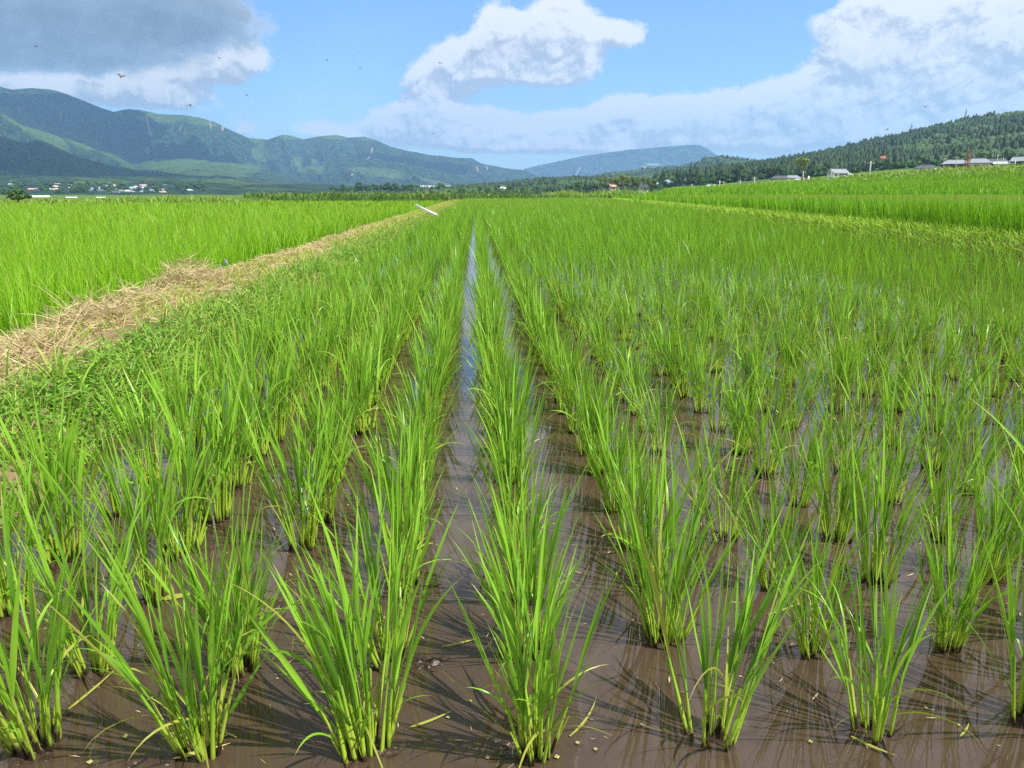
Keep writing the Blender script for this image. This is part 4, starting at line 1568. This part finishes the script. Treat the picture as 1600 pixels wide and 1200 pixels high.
def cedar_tree(h, w, nleaf=520, mat='tree_dark'):
    lobes = []
    for k in range(9):
        f = k / 9
        ww = w * .5 * (1 - f) ** .8 + .2
        lobes.append((rng.uniform(-.1, .1) * w * (1 - f), rng.uniform(-.1, .1) * w * (1 - f), h * (.2 + .76 * f), ww, ww, h * .075))
    V, F, A = crown_cloud(lobes, nleaf, w * .06)
    crown = build_mesh('crown', V, F, M[mat], A)
    t = MB().tube([(0, 0, -1), (0, 0, h * .5), (0, 0, h * .97)], [w * .05, w * .035, .05], 6)
    return crown, t.mesh('trunk', M['bark'])


BT = [broad_tree(10, 11), broad_tree(11, 9), broad_tree(9, 12, 1000), broad_tree(12, 10)]
CT = [cedar_tree(16, 6), cedar_tree(18, 6.5), cedar_tree(15, 5.5)]
BB = [broad_tree(13, 7, 900, 'tree_light'), broad_tree(12, 8, 900, 'tree_light')]


def put_tree(name, proto, loc, s, label, cat, group):
    e = bpy.data.objects.new(name, None)
    COL.objects.link(e)
    e.location = loc
    e.scale = (s, s, s * rng.uniform(.9, 1.1))
    e.rotation_euler = (0, 0, rng.uniform(0, 6.28))
    link('trunk', proto[1], e)
    link('crown', proto[0], e)
    return tag(e, label, cat, group)


def ground_pick(px, py, r):
    p = at(px, py, r)
    return Vector((p.x, p.y, p.z))


# trees one can tell apart, behind and around the right-hand village; (px, base y, top y, range, kind)
n_tree = 0
zones = [
    # px0, px1, count, base y fn, height px, range, kinds, label, group
    (1045, 1215, 40, (297, 288), 21, 560, 'CCB', 'dark tree in the thick wood behind the utility poles', 'trees of the wood behind the poles'),
    (1205, 1330, 26, (288, 281), 22, 570, 'BCB', 'leafy tree standing around the low farm roofs', 'trees around the farm roofs'),
    (1325, 1430, 24, (282, 275), 24, 560, 'BCB', 'tree on the slope between the leaning pole and the first village house', 'trees on the slope left of the village'),
    (1420, 1640, 40, (275, 266), 24, 560, 'CBC', 'tree standing close behind the roofs of the right-hand village', 'trees behind the village roofs'),
    (1100, 1250, 20, (285, 278), 18, 680, 'CBB', 'tree in the second rank of the wood behind the utility poles', 'second rank of the wood'),
    (880, 1040, 20, (300, 298), 16, 520, 'BBC', 'green tree in the low wood at the end of the flooded paddy', 'trees of the low wood'),
    (700, 880, 16, (303, 301), 11, 620, 'BBB', 'small green tree far beyond the end of the flooded paddy', 'small far trees past the paddy'),
]
for (a, b_, c_, (y0, y1), hp, r0, kinds, lab, grp) in zones:
    for k in range(c_):
        px = a + (b_ - a) * (k + rng.uniform(.1, .9)) / c_
        f = (px - a) / (b_ - a)
        r = r0 * rng.uniform(.92, 1.12)
        p = at(px, y0 + (y1 - y0) * f + 1, r)
        kd = kinds[rng.integers(0, 3)]
        hpx = hp * rng.uniform(.7, 1.2) * (1.15 if kd == 'C' else .9)
        hm = hpx / FPX * r
        proto = CT[rng.integers(0, 3)] if kd == 'C' else BT[rng.integers(0, 4)]
        base_h = 16.5 if kd == 'C' else 10.0
        put_tree('cedar_tree' if kd == 'C' else 'broadleaf_tree', proto, p, hm / base_h, lab.replace('tree', 'cedar', 1) if kd == 'C' else lab, 'tree', grp + (' (cedars)' if kd == 'C' else ''))
for k in range(11):      # bamboo grove
    px = 938 + k * 8.4
    p = at(px, 298, 400 + 12 * (k % 3))
    put_tree('bamboo_clump', BB[k % 2], p, rng.uniform(.52, .66), 'yellow-green bamboo clump in the grove behind the small white house', 'bamboo', 'bamboo grove')
put_tree('broadleaf_tree', BT[0], at(688, 304, 760), 1.05, 'round dark tree standing alone beside white buildings beyond the dyke end', 'tree', None)
put_tree('broadleaf_tree', BB[0], at(1252, 288, 380), 1.05, 'tall thin-crowned tree with a forked pale trunk left of the farm roofs', 'tree', None)
for k in range(26):
    px = 520 + k * 5.8
    p = at(px, 303, 900)
    put_tree('broadleaf_tree', BT[k % 4], p, rng.uniform(.75, 1.1) * (1.15 if 560 < px < 650 else .8), 'dark tree in the tree belt behind the maize', 'tree', 'trees of the belt behind the maize')
# red-brown shrubs and the dead cedar near the village
dead = cedar_tree(14, 3.2, 260, 'tree_brown')
e = put_tree('dead_cedar', dead, at(1509, 273, 300), .68, 'thin rust-brown dead cedar towering between the village houses', 'dead tree', None)
MB().cyl((-.9, .4, 0), (-.8, .4, 9.5), .22, .10, 7).build('bare_trunk', M['pale_bark'], e)
for (px, py, s_, lb) in [(1477, 272, .28, 'red-brown bush at the left end of the long village roof'), (1521, 270, .22, 'red-brown bush just right of the dead cedar')]:
    put_tree('bush', broad_tree(9, 9, 500, 'tree_brown'), at(px, py, 296), s_, lb, 'bush', 'red-brown bushes in the village')
put_tree('bush', BT[2], at(30, 322, 66), .15, 'round bush rising above the far grass at the left edge', 'bush', None)


# forests on the hills: one mass each
def forest(X, Y, Z, md, n, hmin, hmax, w, mat, label, thr=.45, zoff=-1.0, pmax=None, rsel=(0, 1)):
    nr = X.shape[1]
    ci = rng.integers(1, X.shape[0] - 1, n * 2)
    ri = rng.integers(int(nr * rsel[0]) + 1, int(nr * rsel[1]) - 1, n * 2)
    k = md[ci, ri] + rng.normal(0, .1, n * 2) < thr
    ci, ri = ci[k][:n], ri[k][:n]
    n = len(ci)
    f1, f2 = rng.random(n), rng.random(n)
    x = X[ci, ri] * (1 - f1) + X[ci + 1, ri] * f1
    y = Y[ci, ri] * (1 - f2) + Y[ci, ri + 1] * f2
    z = (Z[ci, ri] + Z[ci, ri + 1] * f2 + Z[ci, ri] * (1 - f2)) / 2 + zoff
    stand = fbm(x / 90, y / 90, 3, 7)
    conif = stand + rng.normal(0, .05, n) > .49
    h = U(hmin, hmax, n) * np.where(conif, 1.05, .70) * (.75 + .6 * fbm(x / 25, y / 25, 3, 17))
    rad = np.where(conif, w * .42, w * .62) * U(.8, 1.25, n)
    kk, lv = 5, 5
    lz = np.array([.02, .28, .55, .8, 1.0])
    lrc = np.array([1.0, .98, .74, .46, .10])
    lrb = np.array([.75, 1.05, 1.0, .62, .12])
    ph = np.arange(kk) * 2 * np.pi / kk
    prof_ = np.where(conif[:, None], lrc[None], lrb[None]) * U(.82, 1.18, (n, lv))
    jr = U(.68, 1.3, (n, lv, kk))
    aa = ph[None, None] + U(0, 6.28, n)[:, None, None] + U(-.3, .3, (n, lv))[:, :, None]
    rr2 = rad[:, None, None] * prof_[:, :, None] * jr
    zz2 = h[:, None, None] * (lz[None, :, None] + U(-.05, .05, (n, lv, kk)))
    V = np.stack([x[:, None, None] + rr2 * np.cos(aa), y[:, None, None] + rr2 * np.sin(aa), z[:, None, None] + zz2], -1).reshape(-1, 3)
    base = (np.arange(n) * lv * kk)[:, None, None]
    i = np.arange(lv - 1)[None, :, None] * kk
    j = np.arange(kk)[None, None]
    j2 = (j + 1) % kk
    F = np.stack([base + i + j, base + i + j2, base + i + j2 + kk, base + i + j + kk], -1).reshape(-1, 4)
    A = np.zeros((n, lv, kk, 3))
    A[..., 0] = np.clip((rng.random(n)[:, None, None] * .6 + U(0, .5, (n, lv, kk))) + np.where(conif, -.15, .45)[:, None, None], 0, 1.3)
    A[..., 1] = .3
    A[..., 2] = .2
    o = link('forest', build_mesh('forest', V, F, M[mat], A.reshape(-1, 3)))
    tag(o, label, 'forest', kind='stuff')


M['forest'] = leaf_mat('forest_crown', (0.008, 0.028, 0.011), (0.042, 0.090, 0.022), (0.05, 0.11, 0.02), 0.0, (0.05, 0.1, 0.02), 0.8)
forest(*RH, 36000, 6, 12, 8, 'forest', 'dark cedar forest covering the long hill on the right', rsel=(.06, .85))
forest(*MH, 9000, 8, 13, 12, 'forest', 'blue-green forest on the low hills in the middle distance', rsel=(.1, .8))
forest(*LH, 4500, 5, 8, 8, 'forest', 'mixed woods and thickets on the low rise at the paddy end', thr=.5, rsel=(.0, .8))


# ------------------------------------------------------------------ houses
def house(px, py, r, w, d, hw, hr, wall, roof, label, yaw=0.0, hip=False, annex=None, group=None, nwin=3, zdrop=0.0, name='house'):
    if px > 900 and r < 450:
        r *= 1.5
        py -= .5
    p = at(px, py, r)
    e = bpy.data.objects.new(name, None)
    COL.objects.link(e)
    e.location = (p.x, p.y, p.z)
    e.rotation_euler = (0, 0, -math.atan2(p.x, p.y) + yaw)
    MB().box(-w / 2, w / 2, -d / 2, d / 2, -2.5, hw).build('wall', M[wall], e)
    ov = .6
    m_ = MB()
    X0, X1, Y0, Y1 = -w / 2 - ov, w / 2 + ov, -d / 2 - ov, d / 2 + ov
    ins = (w * .28 if hip else 0)
    zt = hw + hr
    th = .22
    vs = [(X0, Y0, hw - .1), (X1, Y0, hw - .1), (X1, Y1, hw - .1), (X0, Y1, hw - .1), (X0 + ins, 0, zt), (X1 - ins, 0, zt)]
    vs += [(x, y, z + th) for x, y, z in vs]
    fs = [(6, 7, 11, 10), (8, 9, 10, 11), (7, 8, 11), (9, 6, 10), (0, 3, 2, 1), (0, 1, 7, 6), (1, 2, 8, 7), (2, 3, 9, 8), (3, 0, 6, 9)]
    m_.add(vs, fs)
    rf = m_.build('roof', M[roof], e)
    MB().box(X0 + ins, X1 - ins, -.22, .22, zt + th - .05, zt + th + .25).build('ridge', M[roof], rf)
    if hip is False:
        # gable triangles
        MB().add([(-w / 2 + .02, -d / 2, hw - .02), (-w / 2 + .02, d / 2, hw - .02), (-w / 2 + .02, 0, zt - .1), (w / 2 - .02, -d / 2, hw - .02), (w / 2 - .02, d / 2, hw - .02), (w / 2 - .02, 0, zt - .1)],
                 [(0, 1, 2), (3, 5, 4)]).build('gable', M[wall], e)
    for k in range(nwin):
        cx = -w / 2 + w * (k + .5) / nwin
        ww = w / nwin * .28
        MB().box(cx - ww, cx + ww, -d / 2 - .05, -d / 2 + .02, hw * .32, hw * .78).build('window', M['glass'], e)
    MB().box(w * .02, w * .02 + 1.0, -d / 2 - .06, -d / 2 + .02, 0, 2.0).build('door', M['wall_wood'], e)
    if annex:
        aw, ah, sx, amat, aroof = annex
        x0 = (w / 2 if sx > 0 else -w / 2 - aw)
        MB().box(x0 + .01, x0 + aw - .01, -d * .35, d * .3, -2.5, ah).build('annex', M[amat], e)
        MB().add([(x0 - .3, -d * .35 - .5, ah - .1), (x0 + aw + .4, -d * .35 - .5, ah - .1), (x0 + aw + .4, d * .3 + .3, ah + 1.2), (x0 - .3, d * .3 + .3, ah + 1.2),
                  (x0 - .3, -d * .35 - .5, ah + .1), (x0 + aw + .4, -d * .35 - .5, ah + .1), (x0 + aw + .4, d * .3 + .3, ah + 1.4), (x0 - .3, d * .3 + .3, ah + 1.4)],
                 [(0, 3, 2, 1), (4, 5, 6, 7), (0, 1, 5, 4), (1, 2, 6, 5), (2, 3, 7, 6), (3, 0, 4, 7)]).build('annex_roof', M[aroof], e)
    tag(e, label, 'house', group)
    return e


HG = None
house(1445, 272, 290, 9, 7, 2.4, 1.7, 'white', 'tile_dark', 'small white house with dark hipped roof at the left end of the village', .2, True)
house(1469, 273, 285, 7, 5, 2.0, .6, 'white', 'tile_pale', 'long low white shed beside the small dark-roofed house', 0, False, nwin=2)
house(1491, 268, 300, 12, 8, 3.4, 1.9, 'wall_wood', 'tile_grey', 'farmhouse with a long grey-blue roof left of the dead cedar', .1, True, (4, 2.6, 1, 'white', 'tile_grey'))
house(1494, 274, 282, 7, 5, 1.3, 1.0, 'white', 'tile_pink', 'low shed with a salmon roof in front of the grey-blue roofed farmhouse', 0, False, nwin=2)
house(1504, 273.5, 280, 2.6, 3, 2.2, .4, 'white', 'tile_pale', 'tiny white hut touching the dead cedar', 0, False, nwin=1)
house(1526, 268, 300, 11, 8, 3.8, 2.1, 'cream', 'tile_grey', 'two-tier farmhouse with grey roof right of the dead cedar', -.1, True, (3, 2.4, -1, 'cream', 'tile_dark'))
house(1553, 266, 310, 9, 8, 3.2, 2.0, 'wall_grey', 'tile_dark', 'grey house with a steep dark roof left of the long white barn', .5, False)
house(1574, 265.5, 300, 12, 6, 2.6, 1.0, 'white', 'tile_pale', 'long white barn with a pale flat roof', .1, False, nwin=1)
house(1600, 264, 300, 10, 8, 3.4, 2.0, 'wall_wood', 'tile_grey', 'grey-roofed house cut by the right edge of the picture', -.2, False, (3, 2.2, -1, 'white', 'tile_pale'))
house(1640, 263, 320, 10, 8, 3.4, 2.0, 'cream', 'tile_dark', 'dark-roofed house past the right edge', 0, True)
house(1308, 279, 300, 8, 7, 2.6, 1.9, 'white', 'tile_grey', 'white house with a pale grey roof right of the farm roofs', .5, False, (3, 1.8, 1, 'white', 'tile_pale'))
house(1322, 281, 285, 4.4, 4, 1.3, .3, 'white', 'tile_pale', 'low white van-sized shed beside the pale grey roofed house', 0, False, nwin=1)
house(1218, 287, 330, 10, 8, 2.6, 1.8, 'wall_grey', 'tile_dark', 'dim house with a dark roof among trees, left of the tall thin pole', .2, True)
house(1237, 286, 350, 9, 8, 2.8, 1.6, 'wall_grey', 'tile_grey', 'grey-roofed farmhouse just left of the tall thin pole', -.2, True)
house(1250, 285.5, 290, 3.6, 3, 1.2, .5, 'white', 'tile_pale', 'little white-roofed hut at the foot of the tall thin pole', 0, False, nwin=1)
house(1007, 299, 330, 5.5, 5, 2.3, 1.9, 'white', 'tile_dark', 'small white house with a dark pyramid roof below the bamboo grove', 0, True)
house(957, 297, 360, 4.2, 4, 2.0, 1.6, 'cream', 'tile_pink', 'little pinkish house left of the bamboo grove', .3, False, nwin=1)
house(1042, 293, 400, 9, 7, 3.4, 1.8, 'white', 'tile_blue', 'white house with a blue-grey roof right of the bamboo grove', 0, True, (3, 2.2, -1, 'white', 'tile_blue'))
house(1074, 288, 430, 7, 6, 2.2, 1.2, 'white', 'tile_grey', 'white-walled house half hidden by dark trees above the utility poles', .2, False)
house(1111, 295, 300, 4, 4, 1.0, .8, 'cream', 'tile_pale', 'low pale greenish roof at the edge of the poles field', 0, False, nwin=1)
house(1379, 254, 700, 5.5, 6, 2.2, 2.6, 'white', 'tile_red', 'house with a bright red roof on the wooded slope', .3, True)
house(1408, 252, 740, 3, 4, 2.2, 1.0, 'white', 'tile_pale', 'white building half hidden in trees right of the red roof', .1, False, nwin=1)
house(1178, 268, 700, 3, 3, 1.8, 1.2, 'white', 'tile_pale', 'tiny white hut high in the dark wood', 0, False, nwin=1)
for k, (px, py, w_) in enumerate([(668, 298, 14), (674, 299, 10), (699, 298, 9), (786, 300, 5)]):
    house(px, py, 850, w_, 8, 3.5, 1.6, 'white', 'tile_pale',
          ['long white building just left of the round dark tree', 'white building touching the round dark tree', 'white building just right of the round dark tree', 'tiny white hut on the green slope beyond the paddy'][k], 0, False, nwin=2)

# distant village at the foot of the mountains on the left
RN = random.Random(5)
vill = []
for k in range(90):
    px = RN.choice([RN.uniform(0, 130), RN.uniform(130, 258), RN.uniform(145, 230), RN.uniform(0, 260)])
    py = RN.uniform(283, 302) if px < 130 else RN.uniform(289, 304)
    vill.append((px, py))
vill += [(30, 281), (52, 282), (62, 282), (128, 285), (139, 292), (176, 292), (191, 296), (206, 296), (213, 295), (222, 296), (296, 299), (162, 293)]
LAB = [('white', 'tile_pale', 'white house with a pale roof'), ('white', 'tile_grey', 'white house with a grey roof'), ('cream', 'tile_pink', 'cream house with a reddish roof'),
       ('white', 'tile_blue', 'white house with a bluish roof'), ('wall_grey', 'tile_dark', 'grey house with a dark roof')]
for k, (px, py) in enumerate(vill):
    wl, rfm, lb = LAB[(k * 7) % 5] if k < 90 else LAB[0]
    r = float(np.interp(-py, [-305, -299, -294, -289, -282], [1180, 1300, 1500, 1700, 2000])) + RN.uniform(-15, 15)
    e = house(px, py + 1, r, RN.uniform(6, 10), RN.uniform(5, 8), RN.uniform(2.2, 3.8), 1.6, wl, rfm,
              lb + (' in the western part of the distant village' if px < 130 else ' in the bright eastern part of the distant village'), RN.uniform(-.6, .6), k % 2 == 0,
              group=lb + 's ' + ('west' if px < 130 else 'east'), nwin=2)
# dark trees among the distant village
for k in range(120):
    px = RN.uniform(-40, 330)
    py = RN.uniform(288, 305)
    r = float(np.interp(-py, [-305, -299, -294, -289, -282], [1180, 1300, 1500, 1700, 2000]))
    put_tree('broadleaf_tree', BT[k % 4], at(px, py + 1, r), RN.uniform(.7, 1.25), 'dark tree among the roofs of the distant village', 'tree', 'trees of the distant village')


def greenhouse(px0, px1, py, r, label):
    a, b_ = at(px0, py, r), at(px1, py, r)
    L = (b_ - a).length
    e = bpy.data.objects.new('greenhouse', None)
    COL.objects.link(e)
    e.location = (a + b_) / 2
    e.rotation_euler = (0, 0, math.atan2(b_.y - a.y, b_.x - a.x))
    vs, fs = [], []
    K = 9
    for x in (-L / 2, L / 2):
        for k in range(K):
            q = math.pi * k / (K - 1)
            vs.append((x, 2.6 * math.cos(q), .1 + .7 * math.sin(q)))
    for k in range(K - 1):
        fs.append((k, k + 1, K + k + 1, K + k))
    fs += [tuple(range(K)), tuple(range(2 * K - 1, K - 1, -1))]
    MB().add(vs, fs).build('cover', M['white'], e, smooth=False)
    MB().box(-L / 2 - .05, L / 2 + .05, -2.62, -2.5, -1, .3).build('base_wall', M['wall_grey'], e)
    tag(e, label, 'greenhouse', 'white tunnel greenhouses beyond the left paddy')


greenhouse(50, 78, 309, 330, 'leftmost of the three white tunnel greenhouses beyond the left paddy')
greenhouse(103, 121, 311, 330, 'middle of the three white tunnel greenhouses beyond the left paddy')
greenhouse(150, 166, 311, 330, 'rightmost and shortest of the three white tunnel greenhouses')


# ------------------------------------------------------------------ poles, wires, masts
def pole(px, ytop, ybot, r, label, lean=0.0, arm=True, mat='concrete', rad=.16):
    a = at(px, ybot + 2, r)
    b_ = at(px + lean, ytop, r)
    h = b_.z - a.z
    e = bpy.data.objects.new('utility_pole', None)
    COL.objects.link(e)
    e.location = a
    d_ = b_ - a
    MB().cyl((0, 0, -1), d_, rad * 1.15, rad * .8, 8).build('post', M[mat], e, smooth=True)
    if arm:
        yaw_ = -math.atan2(a.x, a.y)
        c_, s_ = math.cos(yaw_), math.sin(yaw_)
        m_ = MB()
        m_.cyl(d_ + Vector((-.8 * c_, -.8 * s_, -.5)), d_ + Vector((.8 * c_, .8 * s_, -.5)), .06, .06, 6)
        m_.build('crossarm', M['mast'], e)
        q_ = MB()
        for t in (-.7, 0, .7):
            q_.cyl(d_ + Vector((t * c_, t * s_, -.45)), d_ + Vector((t * c_, t * s_, -.2)), .05, .03, 6)
        q_.build('insulator', M['white'], e)
    tag(e, label, 'utility pole', 'utility poles on the right')
    return a + d_ + Vector((0, 0, -.3))


tops = {}
tops[0] = pole(1081, 287.5, 297, 290, 'leftmost grey utility pole, in front of the dark wood')
tops[1] = pole(1124.5, 282, 294, 280, 'second utility pole from the left, taller of a close pair', rad=.2)
tops[2] = pole(1131, 283, 293, 290, 'thin pole just right of the second utility pole', rad=.12)
pole(1149, 288, 293, 290, 'very short post between the utility pole pairs', arm=False, rad=.1)
tops[3] = pole(1156.5, 281.5, 291, 285, 'utility pole in the middle of the row before the dark wood')
tops[4] = pole(1179, 277, 288, 270, 'thick utility pole at the right end of the row before the dark wood', rad=.2)
tops[5] = pole(1255, 267, 285, 290, 'tall thin pole standing over the little white-roofed hut')
pole(1263.5, 275, 279, 300, 'short white post right of the tall thin pole', arm=False, mat='white', rad=.35)
tops[6] = pole(1299.5, 266, 279, 300, 'pole rising behind the white house with pale grey roof', rad=.12)
tops[7] = pole(1357.5, 252, 277, 200, 'tall leaning concrete pole on the grass bank', lean=3.5, rad=.15)
tops[8] = pole(1475, 247, 262, 310, 'slim pole behind the red-brown bush', rad=.1)
pole(1495, 245, 262, 320, 'slim pole behind the grey-blue farmhouse roof', rad=.1)
pole(1558, 241, 262, 330, 'pale pole among trees behind the grey steep-roofed house', lean=1.5, rad=.12)
tops[9] = pole(1568, 246, 260, 310, 'pole behind the long white barn', rad=.12)
tops[10] = pole(1586.5, 250, 263, 290, 'pole right of the long white barn', rad=.2)


def wire(a, b_, sag, label):
    N_ = 9
    pts_ = [a.lerp(b_, t / N_) - Vector((0, 0, sag * 4 * (t / N_) * (1 - t / N_))) - a for t in range(N_ + 1)]
    o = MB().tube(pts_, [.035] * (N_ + 1), 4).build('power_line', M['wire'], None, a)
    tag(o, label, 'power line', 'power lines between the poles')


wire(tops[0], tops[1], 1.0, 'sagging power line between the two leftmost utility poles')
wire(tops[1], tops[3], .8, 'power line from the second utility pole to the middle one')
wire(tops[3], tops[4], .8, 'power line between the middle pole and the thick one')
wire(tops[4], tops[5] - Vector((0, 0, 1.5)), 2.0, 'long power line from the thick pole to the tall thin pole')
wire(at(960, 291, 330), tops[0], 1.2, 'power line running left from the leftmost utility pole past the bamboo')


def mast(px, ytop, ybot, r, label):
    a = at(px, ybot, r)
    h = at(px, ytop, r).z - a.z
    e = bpy.data.objects.new('radio_mast', None)
    COL.objects.link(e)
    e.location = a
    w0_, w1_ = 1.6, .5
    for sx in (-1, 1):
        for sy in (-1, 1):
            MB().cyl((sx * w0_, sy * w0_, -4), (sx * w1_, sy * w1_, h), .3, .2, 5).build('leg', M['mast'], e)
    m_ = MB()
    nn_ = 9
    for k in range(nn_):
        z0_, z1_ = h * k / nn_, h * (k + 1) / nn_
        a0 = w0_ + (w1_ - w0_) * k / nn_
        a1 = w0_ + (w1_ - w0_) * (k + 1) / nn_
        for (u0, v0, u1, v1) in [(-1, -1, 1, -1), (1, -1, 1, 1), (1, 1, -1, 1), (-1, 1, -1, -1)]:
            m_.cyl((u0 * a0, v0 * a0, z0_), (u1 * a1, v1 * a1, z1_), .12, .12, 4)
    m_.build('bracing', M['mast'], e)
    MB().cyl((0, 0, h), (0, 0, h + 4), .2, .1, 5).build('antenna', M['mast'], e)
    tag(e, label, 'radio mast', 'radio masts on the ridge')


mast(1506.5, 172, 196, 1330, 'taller radio mast on the wooded ridge, towards the right')
mast(1422.5, 195, 212, 1340, 'shorter radio mast on the wooded ridge, farther left')
mast(1234, 243, 256, 1360, 'small mast low on the left end of the wooded ridge')


# ------------------------------------------------------------------ dragonflies
def dragonfly(px, py, r, yaw, roll, label, dark=True, s=1.0):
    e = bpy.data.objects.new('dragonfly', None)
    COL.objects.link(e)
    e.location = at(px, py, r)
    e.rotation_euler = (R_(roll), R_(12), yaw)
    s *= .72
    e.scale = (s, s, s)
    bm_ = MB()
    bm_.tube([(-.042, 0, .003), (-.03, 0, .002), (-.014, 0, 0), (-.004, 0, 0), (.006, 0, 0), (.012, 0, 0)], [.0012, .0016, .0018, .0038, .0042, .0026], 8)
    bm_.ball((.0155, 0, 0), .0038, .0048, .0036, 8, 6)
    bm_.build('body', M['dfly_dark'] if dark else M['dfly'], e, smooth=True)
    for (x0, sw) in ((.004, .12), (-.003, -.15)):
        for sd in (1, -1):
            V, F, A = ribbons(np.array([[x0, 0, .003]]), np.array([sd * (math.pi / 2 - sw)]), np.array([1.25]), np.array([.1]), np.array([.036]), np.array([.009]), 5, 2, 0., 0, .2, 1, 'oval')
            link('wing', build_mesh('wing', V, F, M['wing'], A), e)
    tag(e, label, 'dragonfly', 'dragonflies in the sky')


dragonfly(190, 120, 5.2, 2.6, 10, 'large reddish dragonfly under the dark grey cloud, nearest of all', False, 1.15)
dragonfly(297, 165, 7, .4, -8, 'dragonfly just above the scarred mountain crest')
dragonfly(343, 91, 9, .2, 5, 'dragonfly against the white cloud at the upper left')
dragonfly(57, 73, 10, 2.9, 5, 'leftmost dragonfly, against the dark grey cloud')
dragonfly(385, 149, 9, 1.2, 5, 'dragonfly in pale sky above the mountain dip')
dragonfly(511, 94, 9, .5, 5, 'dragonfly in blue sky, left of a lower one')
dragonfly(562, 107, 11, .9, 5, 'tiny dragonfly in the blue gap, lower right of another')
dragonfly(688, 99, 9, 2.2, 5, 'dragonfly against the left side of the big white cloud')
dragonfly(1385, 203, 8, .2, -5, 'pale dragonfly above the right-hand forest ridge', False)
dragonfly(1445, 167, 8, .3, 8, 'dark dragonfly above the ridge near the masts')
dragonfly(262, 229, 11, .3, 5, 'tiny dragonfly before the shaded mountain slope', False)
dragonfly(677, 209, 12, .6, 5, 'tiny dragonfly in the low clouds above the ridge end')

# ------------------------------------------------------------------ clouds high over the mountains (they shade the slopes)
m, T, out = new_mat('cloud_white')
principled(T, out, (0.85, 0.87, 0.9), 1.0, 0.0)
M['cloud'] = m


def cloud_over(list_):
    Vs, Fs, o_ = [], [], 0
    for (px, py, r, rx, ry, alt) in list_:
        p = at(px, py, r)
        k = (alt - p.z) / SUN.z
        c = p + SUN * k
        nu, nv = 64, 32
        u_, v_ = np.meshgrid(np.linspace(0, 2 * np.pi, nu, endpoint=False), np.linspace(0, np.pi, nv))
        f = .75 + .6 * fbm(np.cos(u_) * 2 + 5 + px, np.sin(u_) * 2 + v_ * 1.2 + 5, 5, int(px))
        x, y, z = rx * f * np.sin(v_) * np.cos(u_), ry * f * np.sin(v_) * np.sin(u_), 90 * f * np.cos(v_)
        # turn so the long axis lies across the view
        yw = -math.atan2(p.x, p.y)
        X = c.x + x * math.cos(yw) - y * math.sin(yw)
        Y = c.y + x * math.sin(yw) + y * math.cos(yw)
        V = np.stack([X, Y, c.z + z], -1).reshape(-1, 3)
        i, j = np.meshgrid(np.arange(nv - 1), np.arange(nu), indexing='ij')
        F = np.stack([i * nu + j, i * nu + (j + 1) % nu, (i + 1) * nu + (j + 1) % nu, (i + 1) * nu + j], -1).reshape(-1, 4)
        Vs.append(V); Fs.append(F + o_); o_ += len(V)
    tag(link('clouds', build_mesh('clouds', np.concatenate(Vs), np.concatenate(Fs), M['cloud'], smooth=True)), kind='structure')


cloud_over([
    (90, 165, 5600, 620, 420, 1500), (-60, 170, 5500, 500, 420, 1500),
    (40, 262, 2900, 620, 520, 1500), (170, 275, 2700, 420, 420, 1500), (-120, 250, 2900, 500, 600, 1500),
    (310, 222, 5200, 420, 330, 1500), (210, 215, 5200, 300, 300, 1500), (640, 250, 5500, 430, 300, 1500),
])

# ------------------------------------------------------------------ haze
b = MB().box(-9000, 9000, -260, 11500, -3, 1050)
m = bpy.data.materials.new('haze')
m.use_nodes = True
T = NT(m.node_tree)
T.n.clear()
out = T.new('ShaderNodeOutputMaterial')
pv = T.new('ShaderNodeVolumePrincipled')
pv.inputs['Color'].default_value = (0.32, 0.57, 1.0, 1)
pv.inputs['Density'].default_value = 0.000108
pv.inputs['Anisotropy'].default_value = 0.0
T.link(pv.outputs[0], out.inputs['Volume'])
o = b.build('haze', m)
tag(o, kind='stuff')
print('faces', sum(len(o.data.polygons) for o in scene.objects if o.type == 'MESH'))
